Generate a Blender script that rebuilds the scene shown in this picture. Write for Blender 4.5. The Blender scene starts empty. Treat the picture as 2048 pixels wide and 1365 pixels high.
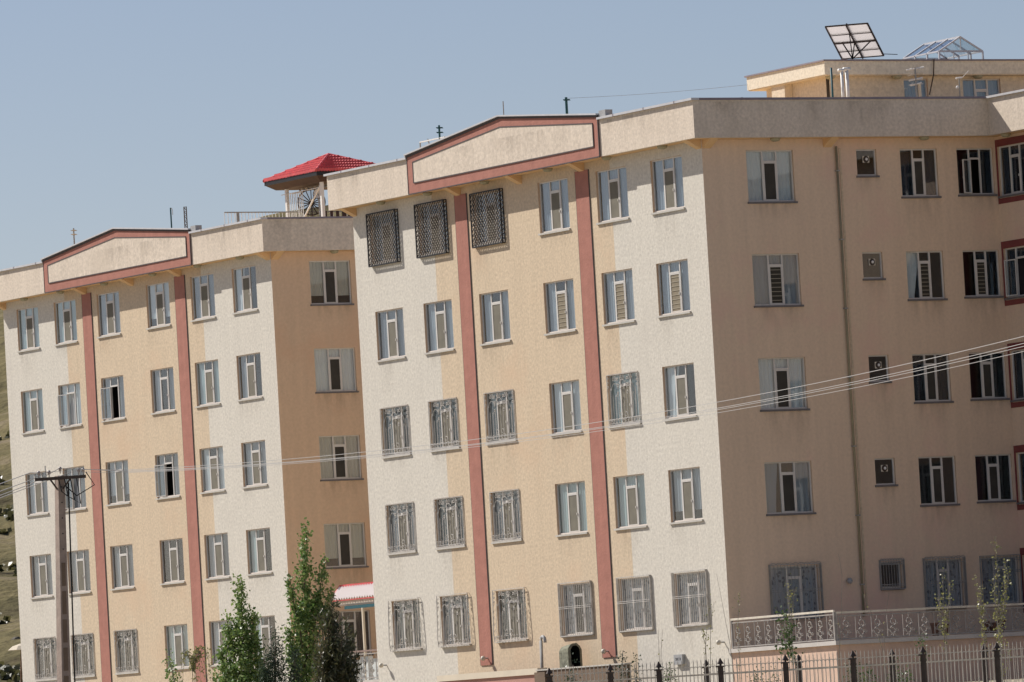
import bpy, math, random
from mathutils import Vector, Matrix
random.seed(7)
SC = bpy.context.scene
COL = SC.collection

# ------------------------------------------------------------------ camera
F_PX = 14322.15
CYAW, CPITCH, CROLL = None, None, None
CAM = Vector((192.16654, -117.50492, -1.30420))
RROWS = [(0.493873722, 0.867661591, -0.057027271), (0.078158007, 0.021022018, 0.996719319), (-0.866013899, 0.496710618, 0.057432478)]
cam_d = bpy.data.cameras.new('camera')
cam = bpy.data.objects.new('camera', cam_d); COL.objects.link(cam)
r_, u_, f_ = [Vector(v) for v in RROWS]
m = Matrix((r_, u_, -f_)).transposed().to_4x4(); m.translation = CAM
cam.matrix_world = m
cam_d.sensor_width = 36.0
cam_d.lens = F_PX / 2048 * 36
cam_d.clip_start = 1.0
cam_d.clip_end = 9000
SC.camera = cam

# ------------------------------------------------------------------ light
SUN = Vector((-1.75, -1.0, 1.8)).normalized()
W = bpy.data.worlds.new('World'); SC.world = W; W.use_nodes = True
nt = W.node_tree; nt.nodes.clear()
sky = nt.nodes.new('ShaderNodeTexSky'); sky.sky_type = 'NISHITA'; sky.sun_disc = False
sky.sun_elevation = math.asin(SUN.z)
sky.sun_rotation = math.atan2(SUN.x, SUN.y)
sky.altitude = 1800; sky.air_density = 1.0; sky.dust_density = 2.0; sky.ozone_density = 2.0
bg = nt.nodes.new('ShaderNodeBackground'); bg.inputs[1].default_value = 0.071
wo = nt.nodes.new('ShaderNodeOutputWorld')
tint = nt.nodes.new('ShaderNodeVectorMath'); tint.operation = 'MULTIPLY'; tint.inputs[1].default_value = (1.13, .99, .975)   # hazy, slightly mauve air
nt.links.new(sky.outputs[0], tint.inputs[0]); nt.links.new(tint.outputs[0], bg.inputs[0]); nt.links.new(bg.outputs[0], wo.inputs[0])
sd = bpy.data.lights.new('sun', 'SUN'); sd.energy = 4.8; sd.angle = math.radians(0.5); sd.color = (1.0, 0.95, 0.88)
so = bpy.data.objects.new('sun', sd); COL.objects.link(so)
so.rotation_euler = SUN.to_track_quat('Z', 'Y').to_euler()
SC.view_settings.view_transform = 'Standard'; SC.view_settings.look = 'None'
SC.view_settings.exposure = 0.25; SC.view_settings.gamma = 1; SC.view_settings.use_curve_mapping = False
SC.cycles.max_bounces = 8; SC.cycles.transparent_max_bounces = 24

# ------------------------------------------------------------------ measuring helpers (picture point -> real place)
def ray(px, py):
    return r_ * ((px - 1024) / F_PX) + u_ * (-(py - 682.5) / F_PX) + f_
def at(px, py, dist):
    return CAM + ray(px, py) * dist
def on_x(px, py, x):
    v = ray(px, py); return CAM + v * ((x - CAM.x) / v.x)
def on_y(px, py, y):
    v = ray(px, py); return CAM + v * ((y - CAM.y) / v.y)

# ------------------------------------------------------------------ materials
def lin(c):
    return tuple((x / 12.92 if x <= .04045 else ((x + .055) / 1.055) ** 2.4) for x in c)
def mat(name, col, rough=.8, metal=0, var=0.0, vscale=2.0, bump=0.0, bscale=30.0, streak=0.0, spec=.3, dirt=None):
    M = bpy.data.materials.new(name); M.use_nodes = True
    n = M.node_tree.nodes; l = M.node_tree.links
    b = n['Principled BSDF']; b.inputs['Base Color'].default_value = (*col, 1)
    b.inputs['Roughness'].default_value = rough; b.inputs['Metallic'].default_value = metal
    b.inputs['Specular IOR Level'].default_value = spec
    geo = n.new('ShaderNodeNewGeometry')
    cur = None
    if var > 0:
        no = n.new('ShaderNodeTexNoise'); no.inputs['Scale'].default_value = vscale; no.inputs['Detail'].default_value = 6
        l.new(geo.outputs['Position'], no.inputs['Vector'])
        mr = n.new('ShaderNodeMapRange'); mr.inputs[1].default_value = .3; mr.inputs[2].default_value = .7
        mr.inputs[3].default_value = 1 - var; mr.inputs[4].default_value = 1 + var
        l.new(no.outputs[0], mr.inputs[0])
        mx = n.new('ShaderNodeVectorMath'); mx.operation = 'SCALE'; mx.inputs[0].default_value = col
        l.new(mr.outputs[0], mx.inputs['Scale']); cur = mx.outputs[0]
    if streak > 0:
        mp = n.new('ShaderNodeVectorMath'); mp.operation = 'MULTIPLY'; mp.inputs[1].default_value = (2.2, 2.2, .13)
        l.new(geo.outputs['Position'], mp.inputs[0])
        no = n.new('ShaderNodeTexNoise'); no.inputs['Scale'].default_value = 1.4; no.inputs['Detail'].default_value = 5
        l.new(mp.outputs[0], no.inputs['Vector'])
        mr = n.new('ShaderNodeMapRange'); mr.inputs[1].default_value = .35; mr.inputs[2].default_value = .75
        mr.inputs[3].default_value = 1 + streak * .3; mr.inputs[4].default_value = 1 - streak
        l.new(no.outputs[0], mr.inputs[0])
        mx = n.new('ShaderNodeVectorMath'); mx.operation = 'SCALE'
        if cur is None: mx.inputs[0].default_value = col
        else: l.new(cur, mx.inputs[0])
        l.new(mr.outputs[0], mx.inputs['Scale']); cur = mx.outputs[0]
    if dirt is not None:   # scattered patches of another tone (repairs, weathering)
        no = n.new('ShaderNodeTexNoise'); no.inputs['Scale'].default_value = dirt[1]; no.inputs['Detail'].default_value = 7; no.inputs['Roughness'].default_value = .65
        l.new(geo.outputs['Position'], no.inputs['Vector'])
        mr = n.new('ShaderNodeMapRange'); mr.inputs[1].default_value = .52; mr.inputs[2].default_value = .68
        mr.inputs[3].default_value = 0; mr.inputs[4].default_value = dirt[2]
        l.new(no.outputs[0], mr.inputs[0])
        mx = n.new('ShaderNodeMix'); mx.data_type = 'RGBA'; mx.inputs[7].default_value = (*dirt[0], 1)
        if cur is None: mx.inputs[6].default_value = (*col, 1)
        else: l.new(cur, mx.inputs[6])
        l.new(mr.outputs[0], mx.inputs[0]); cur = mx.outputs[2]
    if cur is not None: l.new(cur, b.inputs['Base Color'])
    if bump > 0:
        no = n.new('ShaderNodeTexNoise'); no.inputs['Scale'].default_value = bscale; no.inputs['Detail'].default_value = 3
        l.new(geo.outputs['Position'], no.inputs['Vector'])
        bp = n.new('ShaderNodeBump'); bp.inputs['Strength'].default_value = 1; bp.inputs['Distance'].default_value = bump
        l.new(no.outputs[0], bp.inputs['Height']); l.new(bp.outputs[0], b.inputs['Normal'])
    return M

STU = dict(bump=.008, bscale=13, var=.13, vscale=10, spec=.1, rough=.95)
M = {}
STS = dict(bump=.004, bscale=13, var=.05, vscale=10, spec=.1, rough=.95)
M['cream'] = mat('cream stucco', (.635, .595, .522), streak=.035, dirt=((.55, .51, .45), .35, .4), **STU)
M['peach'] = mat('peach stucco', (.615, .498, .362), streak=.05, dirt=((.62, .452, .312), .28, .6), **STU)
M['side'] = mat('tan stucco', (.73, .565, .42), streak=.06, dirt=((.74, .50, .40), .28, .7), **STS)
M['fascia'] = mat('fascia stucco', (.67, .578, .478), streak=.08, dirt=((.56, .48, .39), .5, .5), **STU)
M['red'] = mat('rose red paint', (.40, .185, .145), var=.08, vscale=3, bump=.01, bscale=14, streak=.08, spec=.15, rough=.9)
M['line'] = mat('dark joint and shadow line', (.10, .085, .085), rough=.9)
M['maroon'] = mat('dark red', (.22, .065, .06), var=.08, vscale=3, rough=.9, spec=.15)  # darker red than the gable and pilasters, for the wing surrounds
M['pent'] = mat('pale yellow fascia', (.74, .68, .56), **STU)
M['pentw'] = mat('pale yellow stucco', (.68, .59, .46), **STU)
M['sideA'] = mat('orange tan stucco', (.68, .50, .35), streak=.06, dirt=((.68, .45, .30), .28, .7), **STS)
M['rock'] = mat('hill rock', (.14, .12, .09), var=.35, vscale=3)
M['ironr'] = mat('balcony iron', (.36, .33, .30), rough=.55, var=.2, vscale=6)
M['rail2'] = mat('rose brown rail', (.27, .19, .16), rough=.6)
M['screend'] = mat('dark insect screen', (.055, .05, .042), rough=.8, var=.15, vscale=3)
M['louverd'] = mat('dark louvre', (.05, .045, .035), rough=.8)
M['soffit'] = mat('soffit paint', (.72, .49, .27), var=.04, vscale=2, rough=.9)
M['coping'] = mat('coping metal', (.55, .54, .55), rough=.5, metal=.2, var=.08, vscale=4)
M['copingd'] = mat('dark coping', (.24, .21, .24), rough=.6, var=.1, vscale=3)  # darker metal for the side coping, seams and penthouse
M['frame'] = mat('white window plastic', (.64, .61, .57), rough=.4, var=.04, vscale=3)
M['sill'] = mat('pale stone sill', (.52, .49, .44), rough=.6, var=.08, vscale=5)
M['sillg'] = mat('stone sill with shade', (.16, .15, .15), rough=.6, var=.1, vscale=5)  # sill stone darkened: shade of the unlit walls is in the colour
M['jamb'] = mat('jamb stucco', (.60, .44, .31), var=.06, vscale=5, rough=.95, spec=.1)
M['screen'] = mat('insect screen', (.175, .16, .125), rough=.8, var=.12, vscale=3)
M['slat'] = mat('louvre edge', (.40, .36, .28), rough=.7)
M['louver'] = mat('louvre slats', (.24, .20, .14), rough=.7, var=.1, vscale=4)
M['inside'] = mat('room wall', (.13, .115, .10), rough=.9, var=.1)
M['ironw'] = mat('pale painted iron', (.52, .49, .45), rough=.5, metal=.1, var=.25, vscale=6)
M['irong'] = mat('grey painted iron', (.34, .34, .33), rough=.5, metal=.2, var=.15, vscale=6)
M['ironb'] = mat('black iron', (.025, .024, .026), rough=.5, metal=.3, var=.1)
M['irond'] = mat('brown black iron', (.07, .052, .042), rough=.6, metal=.1, var=.2, vscale=5)
M['fencew'] = mat('cream fence paint', (.66, .60, .50), rough=.6, var=.15, vscale=4)
M['rooft'] = mat('red roof tile sheet', (.58, .08, .085), rough=.5, spec=.4, var=.15, vscale=3)
M['brown'] = mat('dark brown wood', (.055, .03, .025), rough=.6, var=.15, vscale=3)
M['white'] = mat('white paint', (.78, .77, .74), rough=.5, var=.05, vscale=3)
M['teal'] = mat('teal paint', (.025, .10, .12), rough=.5, var=.1, vscale=3)
M['dbrown'] = mat('brown wall and recess shade', (.17, .12, .085), var=.1, vscale=3, bump=.01, bscale=15)
M['pinkw'] = mat('rose render', (.45, .25, .20), var=.08, vscale=3, bump=.01, bscale=15)
M['terr'] = mat('terrace render', (.66, .47, .36), var=.08, vscale=3, bump=.006, bscale=15)
M['concrete'] = mat('pole concrete', (.33, .26, .22), rough=.95, var=.15, vscale=5, bump=.01, bscale=25, streak=.15)
M['wire'] = mat('aluminium wire', (.62, .60, .57), rough=.5, metal=.4)
M['rubber'] = mat('black rubber', (.02, .02, .02), rough=.7)
M['porcelain'] = mat('porcelain', (.35, .30, .28), rough=.3, spec=.6)
M['bark'] = mat('bark', (.14, .11, .08), rough=.95, var=.3, vscale=12)
M['stem'] = mat('pale twig bark', (.34, .30, .24), rough=.95, var=.2, vscale=12)
M['stone'] = mat('weathered stone', (.20, .20, .15), rough=.95, var=.35, vscale=7, bump=.03, bscale=10)
M['lampw'] = mat('frosted lamp', (.58, .53, .44), rough=.35, spec=.5)
M['lampb'] = mat('dull lamp body', (.36, .33, .22), rough=.5)
M['meter'] = mat('meter box paint', (.36, .36, .36), rough=.5, var=.1, vscale=5)
M['mark'] = mat('meter marks', (.06, .06, .07), rough=.6)
M['tile'] = mat('slab edge', (.56, .52, .48), rough=.7, var=.08)
M['canvas'] = mat('sun bleached canvas', (.66, .58, .46), rough=.9, var=.05)
M['rust'] = mat('rusty steel', (.16, .085, .055), rough=.8, var=.3, vscale=8)

def glassmat(name, tint, ior):
    G = bpy.data.materials.new(name); G.use_nodes = True
    n = G.node_tree.nodes; l = G.node_tree.links; n.clear()
    o = n.new('ShaderNodeOutputMaterial'); mx = n.new('ShaderNodeMixShader')
    t = n.new('ShaderNodeBsdfTransparent'); t.inputs[0].default_value = (*tint, 1)
    g = n.new('ShaderNodeBsdfGlossy'); g.inputs['Roughness'].default_value = .03; g.inputs[0].default_value = (.92, .95, 1, 1)
    geo = n.new('ShaderNodeNewGeometry')       # two-sided Schlick reflectance, so thin panes behave alike from both faces
    dt = n.new('ShaderNodeVectorMath'); dt.operation = 'DOT_PRODUCT'; l.new(geo.outputs['Incoming'], dt.inputs[0]); l.new(geo.outputs['Normal'], dt.inputs[1])
    ab = n.new('ShaderNodeMath'); ab.operation = 'ABSOLUTE'; l.new(dt.outputs['Value'], ab.inputs[0])
    om = n.new('ShaderNodeMath'); om.operation = 'SUBTRACT'; om.inputs[0].default_value = 1; l.new(ab.outputs[0], om.inputs[1])
    p5 = n.new('ShaderNodeMath'); p5.operation = 'POWER'; p5.inputs[1].default_value = 5; l.new(om.outputs[0], p5.inputs[0])
    F0 = ((ior-1)/(ior+1))**2
    fr = n.new('ShaderNodeMath'); fr.operation = 'MULTIPLY_ADD'; fr.inputs[1].default_value = 1-F0; fr.inputs[2].default_value = F0; l.new(p5.outputs[0], fr.inputs[0])
    no = n.new('ShaderNodeTexNoise'); no.inputs['Scale'].default_value = 1.1
    bp = n.new('ShaderNodeBump'); bp.inputs['Distance'].default_value = .0012; bp.inputs['Strength'].default_value = 1
    l.new(geo.outputs['Position'], no.inputs['Vector']); l.new(no.outputs[0], bp.inputs['Height']); l.new(bp.outputs[0], g.inputs['Normal'])
    l.new(fr.outputs[0], mx.inputs[0]); l.new(t.outputs[0], mx.inputs[1]); l.new(g.outputs[0], mx.inputs[2]); l.new(mx.outputs[0], o.inputs[0])
    return G
M['glass'] = glassmat('window glass', (.94, .97, .985), 1.6)
M['clear'] = glassmat('greenhouse glass', (.90, .93, .93), 1.55)

M['dish'] = glassmat('perforated dish mesh', (.72, .72, .73), 1.15)
def clothmat(name, col, pattern=None, mixf=.3):
    G = bpy.data.materials.new(name); G.use_nodes = True
    n = G.node_tree.nodes; l = G.node_tree.links; n.clear()
    o = n.new('ShaderNodeOutputMaterial'); mx = n.new('ShaderNodeMixShader'); mx.inputs[0].default_value = mixf
    d = n.new('ShaderNodeBsdfDiffuse'); t = n.new('ShaderNodeBsdfTranslucent')
    d.inputs[0].default_value = (*col, 1); t.inputs[0].default_value = (*col, 1)
    if pattern:
        geo = n.new('ShaderNodeNewGeometry'); vo = n.new('ShaderNodeTexVoronoi'); vo.inputs['Scale'].default_value = 6.5
        l.new(geo.outputs['Position'], vo.inputs['Vector'])
        no = n.new('ShaderNodeTexNoise'); no.inputs['Scale'].default_value = 14; l.new(geo.outputs['Position'], no.inputs['Vector'])
        ad = n.new('ShaderNodeMath'); ad.operation = 'MULTIPLY'; l.new(vo.outputs[0], ad.inputs[0]); l.new(no.outputs[0], ad.inputs[1])
        r = n.new('ShaderNodeMapRange'); r.inputs[1].default_value = .14; r.inputs[2].default_value = .2; l.new(ad.outputs[0], r.inputs[0])
        m2 = n.new('ShaderNodeMix'); m2.data_type = 'RGBA'; m2.inputs[6].default_value = (*pattern, 1); m2.inputs[7].default_value = (*col, 1)
        l.new(r.outputs[0], m2.inputs[0]); l.new(m2.outputs[2], d.inputs[0]); l.new(m2.outputs[2], t.inputs[0])
    l.new(d.outputs[0], mx.inputs[1]); l.new(t.outputs[0], mx.inputs[2]); l.new(mx.outputs[0], o.inputs[0])
    return G
M['c_white'] = clothmat('white curtain', (.80, .83, .82))
M['c_blue'] = clothmat('pale blue curtain', (.46, .50, .53))
M['c_teal'] = clothmat('pale teal curtain', (.56, .67, .65))
M['c_grey'] = clothmat('grey curtain', (.37, .39, .41))
M['c_slate'] = clothmat('slate green curtain', (.22, .25, .25))
M['c_ivory'] = clothmat('ivory curtain and reflection', (.60, .56, .47))
M['c_dark'] = clothmat('dark curtain', (.045, .04, .045))
M['c_flower'] = clothmat('flowered curtain', (.55, .55, .57), (.26, .26, .28))
M['panelback'] = clothmat('white panel back', (.85, .82, .80), mixf=.75)

def leafmat(name, c1, c2):
    G = bpy.data.materials.new(name); G.use_nodes = True
    n = G.node_tree.nodes; l = G.node_tree.links; n.clear()
    o = n.new('ShaderNodeOutputMaterial'); mx = n.new('ShaderNodeMixShader'); mx.inputs[0].default_value = .35
    d = n.new('ShaderNodeBsdfPrincipled'); t = n.new('ShaderNodeBsdfTranslucent')
    d.inputs['Roughness'].default_value = .42; d.inputs['Specular IOR Level'].default_value = .5
    geo = n.new('ShaderNodeNewGeometry'); m2 = n.new('ShaderNodeMix'); m2.data_type = 'RGBA'
    m2.inputs[6].default_value = (*c1, 1); m2.inputs[7].default_value = (*c2, 1)
    l.new(geo.outputs['Random Per Island'], m2.inputs[0]); l.new(m2.outputs[2], d.inputs['Base Color']); l.new(m2.outputs[2], t.inputs[0])
    l.new(d.outputs[0], mx.inputs[1]); l.new(t.outputs[0], mx.inputs[2]); l.new(mx.outputs[0], o.inputs[0])
    return G
M['poplar'] = leafmat('poplar leaves', (.10, .19, .05), (.29, .37, .12))
M['spruce'] = leafmat('spruce needles', (.03, .055, .03), (.06, .09, .05))
M['pineN'] = leafmat('pine needles', (.04, .055, .022), (.115, .105, .05))
M['young'] = leafmat('young yellow green leaves', (.22, .24, .07), (.34, .32, .12))
M['shrubL'] = leafmat('shrub leaves', (.05, .10, .03), (.13, .18, .06))

def terrain_mat(name, cols, s1, s2):
    G = bpy.data.materials.new(name); G.use_nodes = True
    n = G.node_tree.nodes; l = G.node_tree.links
    b = n['Principled BSDF']; b.inputs['Roughness'].default_value = 1; b.inputs['Specular IOR Level'].default_value = .05
    geo = n.new('ShaderNodeNewGeometry')
    vm = n.new('ShaderNodeVectorMath'); vm.operation = 'MULTIPLY'; vm.inputs[1].default_value = (1, 1, 2.5)
    l.new(geo.outputs['Position'], vm.inputs[0])
    n1 = n.new('ShaderNodeTexNoise'); n1.inputs['Scale'].default_value = s1; n1.inputs['Detail'].default_value = 9; n1.inputs['Roughness'].default_value = .62
    n2 = n.new('ShaderNodeTexNoise'); n2.inputs['Scale'].default_value = s2; n2.inputs['Detail'].default_value = 4
    for q in (n1, n2): l.new(vm.outputs[0], q.inputs['Vector'])
    cr = n.new('ShaderNodeValToRGB'); e = cr.color_ramp.elements
    e[0].position = .33; e[0].color = (*cols[0], 1); e[1].position = .68; e[1].color = (*cols[-1], 1)
    for i, c in enumerate(cols[1:-1]):
        k = e.new(.33 + .35 * (i + 1) / (len(cols) - 1)); k.color = (*c, 1)
    l.new(n1.outputs[0], cr.inputs[0])
    m2 = n.new('ShaderNodeMapRange'); m2.inputs[3].default_value = .6; m2.inputs[4].default_value = 1.4; l.new(n2.outputs[0], m2.inputs[0])
    sc_ = n.new('ShaderNodeVectorMath'); sc_.operation = 'SCALE'; l.new(cr.outputs[0], sc_.inputs[0]); l.new(m2.outputs[0], sc_.inputs['Scale'])
    l.new(sc_.outputs[0], b.inputs['Base Color'])
    bp = n.new('ShaderNodeBump'); bp.inputs['Distance'].default_value = .4; l.new(n2.outputs[0], bp.inputs['Height']); l.new(bp.outputs[0], b.inputs['Normal'])
    return G
M['ground'] = terrain_mat('dry ground', [(.46, .40, .32), (.42, .36, .28), (.36, .32, .23), (.52, .46, .37)], .15, 3.)
M['hill'] = terrain_mat('dry hillside', [(.07, .055, .035), (.12, .105, .055), (.16, .135, .07), (.21, .17, .12)], .09, 1.1)
M['scrub'] = leafmat('hill scrub', (.045, .05, .025), (.13, .12, .05))

# ------------------------------------------------------------------ mesh helpers
class MB:
    def __init__(s): s.v = []; s.f = []; s.mi = []
    def box(s, x0, x1, y0, y1, z0, z1, k=0):
        b = len(s.v)
        s.v += [(x0,y0,z0),(x1,y0,z0),(x1,y1,z0),(x0,y1,z0),(x0,y0,z1),(x1,y0,z1),(x1,y1,z1),(x0,y1,z1)]
        s.f += [(b,b+3,b+2,b+1),(b+4,b+5,b+6,b+7),(b,b+1,b+5,b+4),(b+1,b+2,b+6,b+5),(b+2,b+3,b+7,b+6),(b+3,b,b+4,b+7)]
        s.mi += [k]*6; return s
    def face(s, pts, k=0):
        b = len(s.v); s.v += [tuple(p) for p in pts]; s.f.append(tuple(range(b, b+len(pts)))); s.mi.append(k); return s
    def prism(s, poly, y0, y1, k=0):         # polygon in (x, z), extruded along y
        b = len(s.v); n = len(poly)
        s.v += [(x, y0, z) for x, z in poly] + [(x, y1, z) for x, z in poly]
        s.f.append(tuple(range(b, b+n))); s.f.append(tuple(range(b+2*n-1, b+n-1, -1))); s.mi += [k, k]
        for i in range(n):
            j = (i+1) % n; s.f.append((b+i, b+n+i, b+n+j, b+j)); s.mi.append(k)
        return s
    def tube(s, pts, r, n=4, k=0, r2=None, cap=True):
        pts = [Vector(p) for p in pts]; b0 = len(s.v); N = len(pts)
        for i, p in enumerate(pts):
            t = (pts[min(i+1, N-1)] - pts[max(i-1, 0)])
            if t.length < 1e-9: t = Vector((0,0,1))
            t.normalize()
            a = Vector((0,0,1)) if abs(t.z) < .9 else Vector((1,0,0))
            e1 = t.cross(a).normalized(); e2 = t.cross(e1)
            rr = r if r2 is None else r + (r2 - r) * i / (N-1)
            for q in range(n):
                w = 2*math.pi*(q+.5)/n; s.v.append(tuple(p + e1*(rr*math.cos(w)) + e2*(rr*math.sin(w))))
        for i in range(N-1):
            for q in range(n):
                a_, b_ = b0+i*n+q, b0+i*n+(q+1) % n
                s.f.append((a_, b_, b_+n, a_+n)); s.mi.append(k)
        if cap:
            s.f.append(tuple(b0+q for q in range(n))[::-1]); s.f.append(tuple(b0+(N-1)*n+q for q in range(n))); s.mi += [k, k]
        return s
    def lathe(s, c, prof, n=12, k=0, axis='z'):
        b = len(s.v); c = Vector(c)
        for r, h in prof:
            for q in range(n):
                w = 2*math.pi*q/n; x, y = r*math.cos(w), r*math.sin(w)
                p = {'z': (x, y, h), 'y': (x, h, y), 'x': (h, x, y)}[axis]
                s.v.append(tuple(c + Vector(p)))
        for i in range(len(prof)-1):
            for q in range(n):
                a_, b_ = b+i*n+q, b+i*n+(q+1) % n; s.f.append((a_, b_, b_+n, a_+n)); s.mi.append(k)
        s.f.append(tuple(b+q for q in range(n))[::-1]); s.f.append(tuple(b+(len(prof)-1)*n+q for q in range(n))); s.mi += [k, k]
        return s
    def mesh(s, name, mats, smooth=False):
        me = bpy.data.meshes.new(name); me.from_pydata(s.v, [], s.f)
        if not isinstance(mats, (list, tuple)): mats = [mats]
        for q in mats: me.materials.append(q)
        me.polygons.foreach_set('material_index', s.mi)
        if smooth: me.polygons.foreach_set('use_smooth', [True]*len(me.polygons))
        me.update(); return me

def link(name, me, parent=None, loc=None, rz=0, label=None):
    o = bpy.data.objects.new(name, me); COL.objects.link(o)
    if parent: o.parent = parent
    if loc is not None: o.location = loc
    if rz: o.rotation_euler = (0, 0, rz)
    if label: o['label'] = label
    return o
def thing(name, label, cat, loc=(0,0,0), rz=0, group=None, me=None):
    o = bpy.data.objects.new(name, me); COL.objects.link(o); o.location = loc; o.rotation_euler = (0, 0, rz)
    o['label'] = label; o['category'] = cat
    if group: o['group'] = group
    return o
def structure(name, me):
    o = bpy.data.objects.new(name, me); COL.objects.link(o); o['kind'] = 'structure'; return o

# ------------------------------------------------------------------ ground and hill
view_h = Vector((f_.x, f_.y, 0)).normalized(); view_r = Vector((view_h.y, -view_h.x, 0))
def smooth(a, b, x):
    t = min(1, max(0, (x-a)/(b-a))); return t*t*(3-2*t)
from mathutils import noise as mn
def ground_z(u, v):
    z = -3.2 + 1.3*smooth(120, 172, v) + 1.9*smooth(175, 205, v)
    return z
def hill_z(u, v):
    base = 0.0
    # ridge height over the lateral position (metres right of the line of sight at 700 m)
    pts = [(-400, 10), (-250, 20), (-120, 31), (-80, 38), (-50, 45.2), (-28, 52), (-22, 53), (0, 55), (40, 56), (90, 50), (250, 34), (500, 10)]
    h = pts[0][1] if u < pts[0][0] else pts[-1][1]
    for (a, ha), (b, hb) in zip(pts, pts[1:]):
        if a <= u <= b: h = ha + (hb-ha)*(u-a)/(b-a)
    t = (v-330)/(700-330)
    if t < 0: return -2
    prof = min(t, 1)**1.15 if t <= 1 else max(0, 1-(t-1)*1.3)
    n1 = mn.fractal(Vector((u*.03, v*.02, 3)), 1, 2, 6)
    z = h*prof + 2.2*n1*min(1, t*4)*(1 - smooth(.86, 1, t)*.75)
    # eroded ledges across the slope
    k = z/3.4 + .6*mn.noise(Vector((u*.02, v*.01, 9)))
    fr = k - math.floor(k)
    z += .9*(smooth(.55, .8, fr) - fr)*(1 - smooth(.9, 1, t))
    return z
g = MB(); us = [-4000, -1500, -600, -200, -100, -50, 0, 50, 100, 200, 600, 1500, 4000]
vs = [-1500, -200, 0, 60, 120, 135, 150, 162, 172, 178, 185, 192, 199, 205, 220, 260, 320, 600, 1200, 2500, 7000]
C0 = Vector((CAM.x, CAM.y, 0))
for v in vs:
    for u in us:
        p = C0 + view_r*u + view_h*v; g.v.append((p.x, p.y, ground_z(u, v)))
for i in range(len(vs)-1):
    for j in range(len(us)-1):
        a = i*len(us)+j; g.f.append((a, a+1, a+1+len(us), a+len(us))); g.mi.append(0)
structure('ground', g.mesh('ground', M['ground'], True))
g = MB(); us = [-500+u*20 for u in range(20)] + [-100+u*1.6 for u in range(100)] + [60+u*22 for u in range(22)]
vs = [330+i*3.1 for i in range(125)] + [720+i*30 for i in range(26)]
for v in vs:
    for u in us:
        uu = u*v/700; p = C0 + view_r*uu + view_h*v; g.v.append((p.x, p.y, hill_z(u, v)))
for i in range(len(vs)-1):
    for j in range(len(us)-1):
        a = i*len(us)+j; g.f.append((a, a+1, a+1+len(us), a+len(us))); g.mi.append(0)
structure('hill', g.mesh('hill', M['hill'], True))

rocks = MB(); scrub = MB(); rnd = random.Random(5)
for i in range(50):
    u = rnd.uniform(-56, 0); v = rnd.uniform(340, 600); uu = u*v/700
    p = C0 + view_r*uu + view_h*v; z = hill_z(u, v); s_ = rnd.choice([.2, .3, .45])*rnd.uniform(.6, 1.4)
    b = len(rocks.v); n = 6
    for k in range(3):
        for q in range(n):
            w = 2*math.pi*q/n; rr = s_*(1, .85, .35)[k]*rnd.uniform(.7, 1.2)
            rocks.v.append((p.x+rr*math.cos(w), p.y+rr*math.sin(w), z-.15+s_*(0, .45, .8)[k]))
    for k in range(2):
        for q in range(n):
            rocks.f.append((b+k*n+q, b+k*n+(q+1) % n, b+(k+1)*n+(q+1) % n, b+(k+1)*n+q)); rocks.mi.append(0)
    rocks.f.append(tuple(b+2*n+q for q in range(n))); rocks.mi.append(0)
for i in range(420):
    u = rnd.uniform(-56, 0); v = rnd.uniform(340, 600); uu = u*v/700
    p = C0 + view_r*uu + view_h*v; z = hill_z(u, v); s_ = rnd.uniform(.2, .8)
    for k in range(26):
        c = Vector((p.x+rnd.gauss(0, s_*.5), p.y+rnd.gauss(0, s_*.5), z+abs(rnd.gauss(0, s_*.4))))
        a = Vector((rnd.gauss(0,1), rnd.gauss(0,1), rnd.gauss(0,1))).normalized()*.22; b_ = a.orthogonal().normalized()*.2
        scrub.face([c-a, c+b_, c+a, c-b_])
o = link('hill_rocks', rocks.mesh('hill_rocks', M['rock'])); o['kind'] = 'stuff'; o['label'] = 'scattered grey stones on the dry hillside'; o['category'] = 'rocks'
o = link('hill_scrub', scrub.mesh('hill_scrub', M['scrub'])); o['kind'] = 'stuff'; o['label'] = 'low dry scrub dotted over the hillside'; o['category'] = 'scrub'

# ------------------------------------------------------------------ windows
def frame_mesh(w, h, kind='tri', mull=(.345, .675), tr=.22):
    b = MB(); t = .045; y0, y1 = .07, .12
    b.box(0, t, y0, y1, 0, h).box(w-t, w, y0, y1, 0, h).box(t, w-t, y0, y1, h-t, h).box(t, w-t, y0, y1, 0, t)
    if kind == 'tri':
        for q in mull: b.box(q*w-.028, q*w+.028, y0, y1, t, h-t)
        zt = h*(1-tr); b.box(mull[0]*w+.028, mull[1]*w-.028, y0-.008, y1, zt-.03, zt+.03)
    return b
def sash_mesh(w, h):                    # a hinged leaf; hinge on its left edge
    b = MB(); t = .032
    b.box(0, t, -.02, .025, 0, h).box(w-t, w, -.02, .025, 0, h).box(t, w-t, -.02, .025, h-t, h).box(t, w-t, -.02, .025, 0, t)
    b.box(w-.045, w-.02, -.05, -.02, h*.44, h*.5)
    return b
def rect_pane(x0, x1, z0, z1, y=.095):
    return MB().box(x0, x1, y-.003, y+.003, z0, z1)
def curtain_mesh(x0, x1, z0, z1, y, seed, mt, gather=0):
    rn = random.Random(seed); n = max(10, int((x1-x0)/.028)); b = MB(); ph = rn.random()*6; fq = rn.uniform(30, 42)
    for j, zf in enumerate((0, .5, 1)):
        for i in range(n+1):
            t = i/n; x = x0+(x1-x0)*t
            if gather: x = x0 + (x-x0)*(1-gather*(1-zf)*.5)
            a = .018*math.sin(fq*x+ph+.5*math.sin(7*x)) + .009*math.sin(fq*2.3*x+ph*2)
            b.v.append((x, y+a, z0+(z1-z0)*zf))
    for j in range(2):
        for i in range(n):
            a = j*(n+1)+i; b.f.append((a, a+1, a+n+2, a+n+1)); b.mi.append(0)
    return b.mesh('curtain', M[mt], True)
CACHE = {}
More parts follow.
